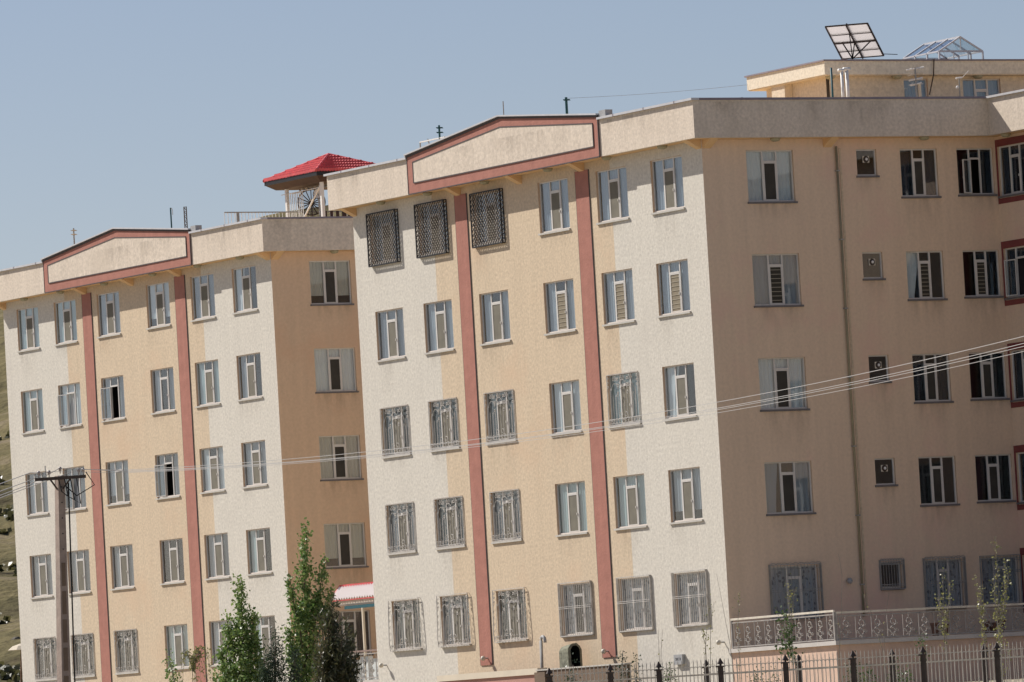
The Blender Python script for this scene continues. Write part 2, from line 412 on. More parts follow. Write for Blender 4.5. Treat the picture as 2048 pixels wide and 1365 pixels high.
def cached(key, fn):
    if key not in CACHE: CACHE[key] = fn()
    return CACHE[key]

def spiral(cx, cz, r, a0, turns, n=10, shrink=.25):
    return [(cx + r*(1-(1-shrink)*i/n)*math.cos(a0+turns*2*math.pi*i/n), cz + r*(1-(1-shrink)*i/n)*math.sin(a0+turns*2*math.pi*i/n)) for i in range(n+1)]
def lattice_grille(w, h):
    b = MB(); o = .03; d = .12; x0, x1, z0, z1 = -o, w+o, -.08, h+.04
    for (x, y) in ((x0, -d), (x1, -d), (x0, 0), (x1, 0)): b.tube([(x, y, z0), (x, y, z1)], .03, k=1)
    for z in (z0, z1):
        b.tube([(x0, -d, z), (x1, -d, z)], .03, k=1); b.tube([(x0, -d, z), (x0, 0, z)], .02, k=1); b.tube([(x1, -d, z), (x1, 0, z)], .02, k=1)
    def diag(W, H, put, s):
        c = -H
        while c < W:
            for sg in (1, -1):
                a = max(0, c); e = min(W, c+H)
                if e-a > .02:
                    p, q = (a, a-c), (e, e-c)
                    if sg < 0: p, q = (p[0], H-p[1]), (q[0], H-q[1])
                    b.tube([put(*p, sg), put(*q, sg)], .0105 if sg < 0 else .013, n=4, cap=False, k=0 if sg < 0 else 2)
            c += s
    diag(x1-x0, z1-z0, lambda a, c, sg: (x0+a, -d-.006*sg, z0+c), .165)
    diag(d, z1-z0, lambda a, c, sg: (x0-.004*sg, -d+a, z0+c), .14)
    diag(d, z1-z0, lambda a, c, sg: (x1+.004*sg, -d+a, z0+c), .14)
    return b.mesh('grille', [M['fencew'], M['ironb'], M['irond']])  # sun and shade set by material: one bar direction pale, the other dark
def scroll_grille(w, h, out=.03, belly=False):
    b = MB(); x0, x1, z0, z1 = .0, w, .02, h-.02
    if belly: x0, x1, z0, z1 = -.07, w+.07, -.03, h+.03
    def Y(z): return -out if not belly else -out-.05*math.exp(-((z-.25)/.3)**2)
    def path(pts, r=.009): b.tube([(x, Y(z), z) for x, z in pts], r, n=4, cap=False)
    path([(x0, z0), (x0, z0+.3), (x0, z1)], .016); path([(x1, z0), (x1, z0+.3), (x1, z1)], .016)
    path([(x0, z0), (x1, z0)], .016); path([(x0, z0+.05), (x1, z0+.05)], .012); path([(x0, z1), (x1, z1)], .014)
    n = 11; W = x1-x0
    for i in range(1, n):
        x = x0+W*i/n; zt = z0+(z1-z0)*(.66+.10*math.cos((i/n-.5)*4*math.pi))
        path([(x, z0+.05), (x, z0+.5), (x, zt)])
        if i % 2: path(spiral(x+.05, zt, .05, math.pi, -.75))
    for cxf in (.25, .5, .75):
        cx = x0+W*cxf
        r = .2 if cxf != .5 else .26
        path([(cx+r*math.cos(a*math.pi/8), z0+(z1-z0)*(.70 if cxf != .5 else .72)+r*math.sin(a*math.pi/8)) for a in range(9)])
        for sg in (-1, 1): path(spiral(cx+sg*.09, z1-.14, .08, math.pi/2, sg*1.1), .012)
    for i in range(5):
        cx = x0+W*(i+.5)/5
        for sg in (-1, 1): path(spiral(cx+sg*.08, z0+.15, .075, -math.pi/2, sg*1.1), .012)
    for sg in (-1, 1):
        path(spiral(x0+W*.5+sg*.14, z0+.3, .13, -math.pi/2, sg*1.2), .012)
    for xx in (x0, x1):
        for i in range(3): path(spiral(xx+(.06 if xx == x0 else -.06), z1-.12-.14*i, .055, 0, 1), .011)
    for px_ in (.345, .655):
        for zf in (.62, .78, .9): path(spiral(x0+W*px_, z0+(z1-z0)*zf, .05, 0, 1, shrink=.6), .014)
    if belly:
        for xx in (x0, x1):
            b.tube([(xx, 0.02, z1), (xx, Y(z1), z1)], .012); b.tube([(xx, 0.02, z0), (xx, Y(z0), z0)], .012)
            for i in range(7): b.tube([(xx, Y(1)+.02+.02*math.sin(a), z0+.15+.22*i+.06*math.cos(a)) for a in [k*1.05 for k in range(6)]], .008, n=3, cap=False)
    return b.mesh('grille', M['ironw'])
def bar_grille(w, h, out=.075, n=17, mids=(.52,), m='ironw', crest=False):
    b = MB(); x0, x1, z0, z1 = -.07, w+.07, -.03, h+.04
    for i in range(n+1):
        x = x0+(x1-x0)*i/n; b.tube([(x, -out, z0), (x, -out, z1)], .0085)
    for i in range(1, 4):
        for xx in (x0, x1): b.tube([(xx, -out+out*i/3.5, z0), (xx, -out+out*i/3.5, z1)], .011)
    for z in (z0, z1): b.tube([(x0, -out, z), (x1, -out, z)], .018); b.tube([(x0, -out, z), (x0, .0, z)], .014); b.tube([(x1, -out, z), (x1, .0, z)], .014)
    for q in mids:
        for dz in (0, .055): b.tube([(x0, -out-.012, z0+(z1-z0)*q+dz), (x1, -out-.012, z0+(z1-z0)*q+dz)], .013)
    if crest:
        k = 9
        for i in range(k):
            cx = x0+(x1-x0)*(i+.5)/k; b.tube([(cx+(x1-x0)/k/2*math.cos(a*math.pi/5), -out, z1+.05*math.sin(a*math.pi/5)) for a in range(6)], .009, n=3, cap=False)
        b.tube([(x0, -out, z1-.14), (x1, -out, z1-.14)], .012)
    return b.mesh('grille', M[m])

def window(parent, x, y, z, w, h, rz=0, curt='c_blue', grille=None, screen='screen', kind='tri', sash=None, cover='full', sill='sill', seed=0, mull=(.345, .675), tr=.22, fan=False, label=None, glass='glass'):
    key = (round(w, 2), round(h, 2), kind, mull, tr)
    me = cached(('fr',)+key, lambda: frame_mesh(w, h, kind, mull, tr).mesh('window', M['frame']))
    o = link('window', me, parent, (x, y, z), rz, label)
    t = .045; zt = h*(1-tr)
    if kind == 'tri':
        a, b = mull[0]*w, mull[1]*w
        rects = [(t, a-.028, t, h-t), (b+.028, w-t, t, h-t), (a+.028, b-.028, zt+.03, h-t)]
        cas = (a+.028, b-.028, t, zt-.03)
        if not sash:
            link('sash', cached(('sa',)+key, lambda: sash_mesh(cas[1]-cas[0], cas[3]-cas[2]).mesh('sash', M['frame'])), o, (cas[0], .085, cas[2]))
            rects.append((cas[0]+.033, cas[1]-.033, cas[2]+.033, cas[3]-.033))
            if screen in ('screen', 'dark'):
                link('insect_screen', cached(('sc', screen)+key, lambda: MB().box(cas[0]+.033, cas[1]-.033, .078, .081, cas[2]+.033, cas[3]-.033).mesh('screen', M['screen' if screen == 'screen' else 'screend'])), o)
            elif screen in ('louver', 'louverdark'):
                def lv():
                    q = MB(); nn = 8; q.box(cas[0]+.033, cas[1]-.033, .08, .083, cas[2]+.03, cas[3]-.03, 0)
                    for i in range(nn):
                        z_ = cas[2]+.05+(cas[3]-cas[2]-.1)*(i+.5)/nn; q.box(cas[0]+.035, cas[1]-.035, .066, .08, z_-.008, z_+.008, 1)
                    return q.mesh('louver', [M['louver' if screen == 'louver' else 'louverd'], M['slat']])
                link('louvre_panel', cached(('lv', screen)+key, lv), o)
        else:
            me = cached(('sa',)+key, lambda: sash_mesh(cas[1]-cas[0], cas[3]-cas[2]).mesh('sash', M['frame']))
            s = link('sash', me, o, (cas[0], .05, cas[2]), -math.radians(sash), label='opened casement leaf swung outward')
            link('pane', cached(('sp',)+key, lambda: rect_pane(.032, cas[1]-cas[0]-.032, .032, cas[3]-cas[2]-.032, 0).mesh('pane', M['glass'])), s)
            s2 = None
    else:
        rects = [(t, w-t, t, h-t)]
    for i, r in enumerate(rects):
        link('pane', cached(('pa', i, glass)+key+(len(rects),), lambda: rect_pane(*r).mesh('pane', M[glass])), o)
    sw = cached(('si', sill)+key, lambda: MB().box(-.045, w+.045, -.06, .07, -.065, -.004).box(0, w, .07, .18, -.06, -.006).mesh('sill', M[sill]))
    link('sill', sw, o)
    # lining of the opening behind the frame
    if curt:
        sd_ = seed % 3
        if cover == 'full':
            link('curtain', cached(('cu', curt, sd_)+key, lambda: curtain_mesh(0, w, -.0, h, .17, sd_, curt)), o)
        elif cover == 'sides':
            link('curtain', cached(('cl', curt, sd_)+key, lambda: curtain_mesh(0, w*.33, 0, h, .17, sd_, curt, .5)), o)
            link('curtain', cached(('cr', curt, sd_)+key, lambda: curtain_mesh(w*.66, w, 0, h, .17, sd_+5, curt)), o)
        elif cover == 'left':
            link('curtain', cached(('cl2', curt, sd_)+key, lambda: curtain_mesh(0, w*.4, 0, h, .17, sd_, curt, .8)), o)
        elif cover == 'upper':
            link('curtain', cached(('cup', curt, sd_)+key, lambda: curtain_mesh(0, w, h*.2, h, .17, sd_, curt)), o)
    if fan:
        def fm():
            q = MB().box(w*.36, w*.68, .06, .09, h*.50, h*.75); q.lathe((w*.52, .058, h*.625), [(.11, .0), (.09, -.03), (.03, -.035)], 12, 1, 'y'); q.lathe((w*.52, .022, h*.625), [(.05, .0), (.03, -.01)], 8, 2, 'y')
            return q.mesh('fan', [M['fencew'], M['irond'], M['white']])
        link('exhaust_fan', cached(('fan',)+key, fm), o)
    if grille:
        gm = {'lattice': lambda: lattice_grille(w, h), 'scroll': lambda: scroll_grille(w, h), 'belly': lambda: scroll_grille(w, h, .09, True),
              'bars': lambda: bar_grille(w, h), 'barsg': lambda: bar_grille(w, h, .12, 15, (.5,), 'irong', True), 'bars_small': lambda: bar_grille(w, h, .1, 9, (.88, .1), 'irong', True),
              'barsflat': lambda: bar_grille(w, h, .05, 12, (.9, .66), 'irong')}[grille]
        link('window_grille', cached(('gr', grille)+key, gm), o)
    return o

def stainmat(name, col, amt, top=True):
    G = bpy.data.materials.new(name); G.use_nodes = True
    n = G.node_tree.nodes; l = G.node_tree.links; n.clear()
    o = n.new('ShaderNodeOutputMaterial'); mx = n.new('ShaderNodeMixShader'); t = n.new('ShaderNodeBsdfTransparent'); d = n.new('ShaderNodeBsdfDiffuse'); d.inputs[0].default_value = (*col, 1)
    tc = n.new('ShaderNodeTexCoord'); geo = n.new('ShaderNodeNewGeometry'); sp = n.new('ShaderNodeSeparateXYZ'); l.new(tc.outputs['Generated'], sp.inputs[0])
    vm = n.new('ShaderNodeVectorMath'); vm.operation = 'MULTIPLY'; vm.inputs[1].default_value = (4.5, 4.5, 1.1); l.new(geo.outputs['Position'], vm.inputs[0])
    no = n.new('ShaderNodeTexNoise'); no.inputs['Scale'].default_value = 1; no.inputs['Detail'].default_value = 4; l.new(vm.outputs[0], no.inputs['Vector'])
    mr = n.new('ShaderNodeMapRange'); mr.inputs[1].default_value = .36; mr.inputs[2].default_value = .70; l.new(no.outputs[0], mr.inputs[0])
    pz = n.new('ShaderNodeMath'); pz.operation = 'POWER'; pz.inputs[1].default_value = 1.3; l.new(sp.outputs['Z'], pz.inputs[0])
    ex = n.new('ShaderNodeMath'); ex.operation = 'PINGPONG'; ex.inputs[1].default_value = .5; l.new(sp.outputs['X'], ex.inputs[0])
    e2 = n.new('ShaderNodeMath'); e2.operation = 'MULTIPLY'; e2.use_clamp = True; e2.inputs[1].default_value = 5; l.new(ex.outputs[0], e2.inputs[0])
    a = n.new('ShaderNodeMath'); a.operation = 'MULTIPLY'; l.new(mr.outputs[0], a.inputs[0]); l.new(pz.outputs[0], a.inputs[1])
    b = n.new('ShaderNodeMath'); b.operation = 'MULTIPLY'; l.new(a.outputs[0], b.inputs[0]); l.new(e2.outputs[0], b.inputs[1])
    c = n.new('ShaderNodeMath'); c.operation = 'MULTIPLY'; c.inputs[1].default_value = amt; l.new(b.outputs[0], c.inputs[0])
    l.new(c.outputs[0], mx.inputs[0]); l.new(t.outputs[0], mx.inputs[1]); l.new(d.outputs[0], mx.inputs[2]); l.new(mx.outputs[0], o.inputs[0]); return G
M['stainf'] = stainmat('rain streak', (.33, .28, .23), .20)
M['stains'] = stainmat('damp streak', (.26, .19, .14), .24)
def stain(parent, x, y, ztop, w, h, rz=0, m='stainf'):
    me = cached(('stain', round(w, 1), round(h, 1), m), lambda: MB().face([(0, 0, -round(h, 1)), (round(w, 1), 0, -round(h, 1)), (round(w, 1), 0, 0), (0, 0, 0)]).mesh('stain', M[m]))
    return link('rain_stain', me, parent, (x, y, ztop), rz)
# ------------------------------------------------------------------ the two apartment blocks
Z0 = 4.0
FX = [-21.968, -18.566, -14.732, -10.436, -6.664, -3.204]; FW, FH = 1.949, 1.665; FZ = 17.304
SZ = 17.311
L = 23.19; TOP = 17.66; P = .6; DEPTH = 25.0; WY = 11.1
def wall_with_holes(u0, u1, z0, z1, holes, put, zone=None, dep=.18, splits=()):
    """flat wall with real openings and jambs; put(u, depth, z) -> xyz (depth is inward)"""
    b = MB(); us = sorted(set([u0, u1]+[q for h in holes for q in (h[0], h[1])]+list(splits))); zs = sorted(set([z0, z1]+[q for h in holes for q in (h[2], h[3])]))
    for i in range(len(us)-1):
        for j in range(len(zs)-1):
            cu, cz = (us[i]+us[i+1])/2, (zs[j]+zs[j+1])/2
            if any(h[0] < cu < h[1] and h[2] < cz < h[3] for h in holes): continue
            k = zone(cu) if zone else 0
            b.face([put(us[i], 0, zs[j]), put(us[i+1], 0, zs[j]), put(us[i+1], 0, zs[j+1]), put(us[i], 0, zs[j+1])], k)
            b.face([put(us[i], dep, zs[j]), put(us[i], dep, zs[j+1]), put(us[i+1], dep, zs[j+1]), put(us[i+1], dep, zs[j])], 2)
    for a, c, e, h in holes:
        b.face([put(a, 0, e), put(a, 0, h), put(a, dep, h), put(a, dep, e)], 3); b.face([put(c, 0, e), put(c, dep, e), put(c, dep, h), put(c, 0, h)], 3)
        b.face([put(a, 0, h), put(c, 0, h), put(c, dep, h), put(a, dep, h)], 3); b.face([put(a, 0, e), put(a, dep, e), put(c, dep, e), put(c, 0, e)], 3)
    return b

def fascia_strip(parent, a, b_, m='fascia'):
    return link('fascia', MB().box(a[0], b_[0], a[1], b_[1], a[2], b_[2]).mesh('fascia', M[m]), parent)

def block(root, fac, side, wingn, wing_len, side_rows_extra=None, sm_='side'):
    seed = [1]
    # openings
    fh = [(x, x+FW, FZ-3.3*r-FH, FZ-3.3*r) for x in FX for r in range(5)]
    zone = lambda u: 0 if (u < -17.58 or u > -5.74) else 1
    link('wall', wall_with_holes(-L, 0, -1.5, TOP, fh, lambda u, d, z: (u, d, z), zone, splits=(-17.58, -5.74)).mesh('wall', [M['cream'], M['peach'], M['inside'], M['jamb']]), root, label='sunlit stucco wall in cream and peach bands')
    sh = []
    for (y0, w, h, rows) in side: sh += [(y0, y0+w, SZ-3.3*r-h, SZ-3.3*r) for r in rows]
    link('wall', wall_with_holes(0, WY, -1.5, TOP, sh, lambda u, d, z: (-d, u, z)).mesh('wall', [M[sm_], M[sm_], M['inside'], M['jamb']]), root, label='tan stucco wall in shade')
    wh = [(x, x+1.7, 17.33-3.3*r-1.6, 17.33-3.3*r) for x in wingn for r in range(5)]
    link('wall', wall_with_holes(0, wing_len, -1.5, TOP, wh, lambda u, d, z: (u, WY+d, z)).mesh('wall', [M['side'], M['side'], M['inside'], M['jamb']]), root)
    # plain outer walls, inner partitions, floors
    link('wall', MB().box(-L, -L+.18, .18, DEPTH, -1.5, TOP).mesh('wall', M['cream']), root)
    link('wall', MB().box(-L, wing_len, DEPTH, DEPTH+.2, -1.5, TOP).mesh('wall', M['cream']), root)
    link('wall', MB().box(wing_len-.18, wing_len, WY+.18, DEPTH, -1.5, TOP).mesh('wall', M['side']), root)
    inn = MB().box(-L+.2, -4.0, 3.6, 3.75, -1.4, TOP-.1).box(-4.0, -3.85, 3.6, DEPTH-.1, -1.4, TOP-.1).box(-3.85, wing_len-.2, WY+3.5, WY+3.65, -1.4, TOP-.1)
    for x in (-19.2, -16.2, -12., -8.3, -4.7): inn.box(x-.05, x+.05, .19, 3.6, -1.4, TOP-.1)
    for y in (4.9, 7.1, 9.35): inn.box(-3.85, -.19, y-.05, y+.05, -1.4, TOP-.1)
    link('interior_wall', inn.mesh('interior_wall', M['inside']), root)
    fl = MB()
    for r in range(5):
        z = 1.2+3.3*r; fl.box(-L+.19, -.19, .19, DEPTH-.1, z-.15, z); fl.box(-.18, wing_len-.19, WY+.19, DEPTH-.1, z-.15, z)
    link('floor_slab', fl.mesh('floor_slab', M['inside']), root)
    # overhanging roof slab, fascias, copings
    link('soffit', MB().box(-L-P+.005, P-.005, -P+.005, DEPTH+.5, TOP+.002, TOP+.3).box(P-.005, wing_len+P-.01, WY-P+.005, DEPTH+.5, TOP+.002, TOP+.3).mesh('soffit', M['soffit']), root)
    gx0, gx1 = -18.0, -5.26; FT = 18.85
    fascia_strip(root, (-L-P, -P, TOP), (gx0, -P+.15, FT)); fascia_strip(root, (gx1, -P, TOP), (P, -P+.15, FT))
    fascia_strip(root, (P-.15, -P+.15, TOP), (P, WY-P, FT)); fascia_strip(root, (P, WY-P, TOP), (wing_len+P, WY-P+.15, FT))
    fascia_strip(root, (-L-P, -P+.15, TOP), (-L-P+.15, DEPTH+.5, FT)); fascia_strip(root, (wing_len+P-.15, WY-P+.15, TOP), (wing_len+P, DEPTH+.5, FT))
    fascia_strip(root, (-L-P, DEPTH+.5, TOP), (wing_len+P, DEPTH+.65, FT))
    def cop(x0, x1, y0, y1, m='coping'): link('coping', MB().box(x0, x1, y0, y1, FT, FT+.07).mesh('coping', M[m]), root)
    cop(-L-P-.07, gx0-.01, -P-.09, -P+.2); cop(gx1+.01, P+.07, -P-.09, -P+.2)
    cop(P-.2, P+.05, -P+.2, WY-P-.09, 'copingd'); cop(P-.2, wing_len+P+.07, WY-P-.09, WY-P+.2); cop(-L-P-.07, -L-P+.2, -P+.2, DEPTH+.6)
    for i in range(9):
        stain(root, random.uniform(-L-P, gx0-1.2) if i < 3 else random.uniform(gx1, -1.2), -P-.004, FT-.05, random.choice([.8, 1.4]), random.choice([.6, 1.0]))
        if i < 7: stain(root, P+.004, random.uniform(-.4, 9), FT-.05, random.choice([.8, 1.4]), random.choice([.6, 1.0]), math.pi/2, 'stains')
    for i in range(6): stain(root, random.uniform(-17.3, -7.2), -P-.0575, 18.9, 1.4, .9)
    sm = MB()
    for x in [-22.6+2.0*i for i in range(3)]+[-4.2+1.9*i for i in range(3)]: sm.box(x-.025, x+.025, -P-.096, -P+.2, FT-.004, FT+.078)
    for y in (1.2, 3.3, 5.4, 7.5, 9.4): sm.box(P-.2, P+.056, y-.025, y+.025, FT-.004, FT+.078)
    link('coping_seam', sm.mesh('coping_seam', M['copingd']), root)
    # gable panel
    pk = (-11.58, 19.62); pl = (gx0, 18.97); pr_ = (gx1, 19.0)
    link('gable', MB().prism([(gx0, TOP), (gx1, TOP), pr_, pk, pl], -P-.04, -P+.15).mesh('gable', M['red']), root, label='low rose red gable over the middle of the parapet')
    inner = [(-17.58, 18.01), (-5.57, 18.01), (-5.57, 18.76), (-11.56, 19.27), (-17.58, 18.71)]
    link('gable_panel', MB().prism(inner, -P-.056, -P-.04).mesh('gable_panel', M['fascia']), root)
    ln = MB()
    q = inner+[inner[0]]
    for (a, c) in zip(q, q[1:]):
        ln.tube([(a[0], -P-.05, a[1]), (c[0], -P-.05, c[1])], .026, 4)
    q = [pl, (gx0, TOP), (gx1, TOP), pr_]
    for (a, c) in zip(q, q[1:]): ln.tube([(a[0], -P-.035, a[1]), (c[0], -P-.035, c[1])], .024, 4)
    link('joint_trim', ln.mesh('joint_trim', M['line']), root)
    gc = MB()
    for (a, c) in ((pl, pk), (pk, pr_)):
        gc.prism([(a[0]-(.05 if a is pl else 0), a[1]), (c[0]+(.05 if c is pr_ else 0), c[1]), (c[0]+(.05 if c is pr_ else 0), c[1]+.05), (a[0]-(.05 if a is pl else 0), a[1]+.05)], -P-.13, -P+.2)
    gc.box(gx0-.06, gx0-.002, -P-.1, -P+.2, FT+.072, pl[1]+.02)
    link('coping', gc.mesh('coping', M['coping']), root)
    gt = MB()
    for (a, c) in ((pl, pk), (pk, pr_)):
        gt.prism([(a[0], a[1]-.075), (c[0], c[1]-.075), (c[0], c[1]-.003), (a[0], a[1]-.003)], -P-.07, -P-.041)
    link('coping_shadow', gt.mesh('coping_shadow', M['line']), root)  # dark strip painted in as the shadow below the gable coping
    link('metal_box', MB().box(-5.2, -4.78, -P-.02, -P+.25, 18.93, 19.13).mesh('metal_box', M['meter']), root)
    # brackets under the soffit
    br = [(x, 0) for x in (-L+.15, -15.72, -11.6, -7.5, -.18)]
    for x, _ in br:
        bm = MB(); hw = .15
        b0 = [(x-hw, 0, TOP-.28), (x-hw, -P+.05, TOP), (x-hw, 0, TOP), (x+hw, 0, TOP-.28), (x+hw, -P+.05, TOP), (x+hw, 0, TOP)]
        bm.v = b0; bm.f = [(0, 1, 2), (5, 4, 3), (0, 3, 4, 1), (1, 4, 5, 2), (0, 2, 5, 3)]; bm.mi = [0]*5
        link('bracket', bm.mesh('bracket', M['soffit']), root)
    for y in (.18, 4.68):
        bm = MB(); hw = .15
        bm.v = [(0, y-hw, TOP-.28), (P-.05, y-hw, TOP), (0, y-hw, TOP), (0, y+hw, TOP-.28), (P-.05, y+hw, TOP), (0, y+hw, TOP)]
        bm.f = [(2, 1, 0), (3, 4, 5), (1, 4, 3, 0), (2, 5, 4, 1), (3, 5, 2, 0)]; bm.mi = [0]*5
        link('bracket', bm.mesh('bracket', M['soffit']), root)
    sl = cached('soffit_light', lambda: MB().lathe((0, 0, 0), [(.17, 0), (.17, -.03), (.13, -.09), (.06, -.11)], 14).mesh('soffit_light', M['lampb'], True))
    for x in (-20.6, -17.3, -13.4, -9.2, -5.4, -1.9): link('soffit_light', sl, root, (x, -.3, TOP))
    for y in (2.56, 8.19): link('soffit_light', sl, root, (.3, y, TOP))
    link('soffit_light', sl, root, (1.1, WY-.3, TOP))
    # red pilasters
    for a, c, bot in ((-15.98, -15.2, 1.68), (-7.93, -7.1, 1.62)):
        link('pilaster', MB().box(a, c, -.035, -.001, bot, 17.42).mesh('pilaster', M['red']), root)
        link('joint_trim', MB().box(a-.028, a-.001, -.03, -.001, bot, 17.42).box(c+.001, c+.028, -.03, -.001, bot, 17.42).mesh('joint_trim', M['line']), root)
    for c in range(6):
        for r in range(5):
            seed[0] += 1; k = dict(curt=random.choice(['c_blue', 'c_grey', 'c_blue', 'c_white']), seed=seed[0]); k.update(fac.get((c, r), {}))
            if 'cover' not in k and random.random() < .45: k['cover'] = random.choice(['upper', 'sides', 'left', 'sides'])
            window(root, FX[c], 0, FZ-3.3*r-FH, FW, FH, **k)
            if random.random() < .8: stain(root, FX[c]+random.uniform(-.2, .1), -.004, FZ-3.3*r-FH-.06, random.choice([1.0, 1.6, 2.2]), random.choice([.6, .9, 1.3]))
    for si, (y0, w, h, rows) in enumerate(side):
        for r in rows:
            seed[0] += 1; k = dict(curt='c_grey', seed=seed[0], sill='sillg', screen='dark', mull=(.36, .655), kind='tri' if w > 1 else 'one')
            k.update((side_rows_extra or {}).get((si, r), {}))
            window(root, 0, y0, SZ-3.3*r-h, w, h, rz=math.pi/2, **k)
            stain(root, .004, y0-.1, SZ-3.3*r-h-.06, w+.2, random.choice([.6, .9, 1.4]), math.pi/2, 'stains')
    for i, x in enumerate(wingn):
        for r in range(5):
            seed[0] += 1; z = 17.33-3.3*r-1.6
            window(root, x, WY, z, 1.7, 1.6, curt='c_dark', seed=seed[0], sill='sillg', sash=166 if (i == 0 and r == 1) else None, screen=None)
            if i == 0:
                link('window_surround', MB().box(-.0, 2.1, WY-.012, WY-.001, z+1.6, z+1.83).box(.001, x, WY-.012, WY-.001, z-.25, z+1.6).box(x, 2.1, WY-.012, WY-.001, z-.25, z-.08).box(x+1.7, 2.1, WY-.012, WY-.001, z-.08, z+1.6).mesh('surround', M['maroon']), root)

def scroll_panel(w=.42, h=.62):
    b = MB()
    def path(pts, r=.014): b.tube([(x, 0, z) for x, z in pts], r, n=4, cap=False)
    path(spiral(0, h*.68, .13, -math.pi*.6, 1.15, 12, .45), .02)
    path(spiral(0, h*.28, .13, math.pi*.4, 1.15, 12, .45), .02)
    path([(.0, 0), (0, h*.12)]); path([(0, h*.88), (0, h)])
    path([(-w*.5, 0), (-w*.5, h)], .012)
    for sg in (1,):
        path(spiral(-w*.35, h*.25, .06, 0, 1.0), .011); path(spiral(w*.35, h*.3, .06, 0, -1.0), .011); path(spiral(w*.3, h*.62, .05, 0, -1), .01)
    path([(-.1, .02), (0, .1), (.1, .02)], .011)
    return b.mesh('scroll', M['ironr'])
def railing(parent, p0, p1, z0, z1, n, label=None, m='ironr', top='fencew'):
    p0, p1 = Vector(p0), Vector(p1); d = p1-p0; a = math.atan2(d.y, d.x); Ln = d.length
    b = MB(); b.box(0, Ln, -.03, .03, z1-.035, z1+.03, 1).box(0, Ln, -.018, .018, z1-.13, z1-.095, 0).box(0, Ln, -.018, .018, z0+.03, z0+.065, 0)
    for x in (.02, Ln-.02): b.box(x-.03, x+.03, -.031, .031, z0, z1-.035)
    r = link('balcony_railing', b.mesh('railing', [M[m], M[top]]), parent, (p0.x, p0.y, 0), a, label)
    h = z1-z0-.2; me = cached(('scr', round(h, 2)), lambda: scroll_panel(.42, h))
    for i in range(n):
        link('scroll', me, r, (Ln*(i+.6)/n, 0, z0+.065))
    return r

# ---- near block
B = thing('apartment_block', 'large five storey block on the right with a shaded tan side wall and rooftop structures', 'apartment building', (0, 0, 0))
facB = {}
for c in (0, 1, 2): facB[(c, 0)] = dict(grille='lattice', curt='c_grey', screen='screen')
for c in (3, 4, 5): facB[(c, 1)] = dict(screen='louver', curt='c_blue')
for c in (0, 1, 2): facB[(c, 1)] = dict(curt=['c_grey', 'c_blue', 'c_blue'][c])
for c in (3, 4, 5): facB[(c, 0)] = dict(curt='c_blue')
for c in (0, 1, 2, 4): facB[(c, 2)] = dict(grille='scroll', curt='c_slate' if c != 4 else 'c_teal')
for c in (3, 5): facB[(c, 2)] = dict(curt='c_white')
for c in (0, 1, 2): facB[(c, 3)] = dict(grille='scroll', curt=['c_grey', 'c_slate', 'c_grey'][c])
for c in (3, 4, 5): facB[(c, 3)] = dict(curt=['c_teal', 'c_teal', 'c_blue'][c-3])
for c in (0, 1, 2): facB[(c, 4)] = dict(grille='belly', curt=['c_slate', 'c_grey', 'c_slate'][c])
for c in (3, 4, 5): facB[(c, 4)] = dict(grille='bars', curt='c_flower', screen=None)
sideB = [(1.625, 1.752, 1.641, range(5)), (5.76, .76, .85, range(5)), (7.42, 1.412, 1.539, range(5)), (9.59, 1.40, 1.50, range(5))]
exB = {(0, 0): dict(curt='c_white'), (0, 1): dict(curt='c_grey', screen='louverdark'), (0, 2): dict(curt='c_white'), (0, 3): dict(curt='c_grey', cover='sides'),
       (0, 4): dict(curt='c_flower', grille='barsg', screen=None)}
for r in range(4): exB[(1, r)] = dict(curt=None, fan=True)
exB[(1, 4)] = dict(curt=None, grille='bars_small')
exB[(2, 0)] = dict(curt='c_dark', cover='sides'); exB[(2, 1)] = dict(curt='c_white', cover='left', screen='louverdark'); exB[(2, 2)] = dict(curt='c_dark', cover='sides'); exB[(2, 3)] = dict(curt=None); exB[(2, 4)] = dict(curt='c_flower', grille='barsg', screen=None)
exB[(3, 0)] = dict(curt=None, sash=166); exB[(3, 1)] = dict(curt=None, screen='louverdark'); exB[(3, 2)] = dict(curt=None); exB[(3, 3)] = dict(curt='c_dark', cover='left'); exB[(3, 4)] = dict(curt='c_flower', grille='barsflat', screen=None)
block(B, facB, sideB, [.1, 4.2, 8.3, 12.4], 18.0, exB)
# downpipe, pale strip beside it
link('downpipe', MB().tube([(.07, 4.97, 17.4), (.07, 4.97, 2.4)], .038, 10).mesh('downpipe', mat('downpipe paint', (.30, .26, .17), var=.1, vscale=3), True), B)
cl = MB()
for i in range(7): cl.box(0, .13, 4.91, 5.03, 3.4+2.2*i, 3.44+2.2*i)
link('pipe_clamp', cl.mesh('pipe_clamp', M['irong']), B)
link('corner_strip', MB().box(.001, .02, 5.10, 5.17, 2.5, 17.35).mesh('strip', M['peach']), B)
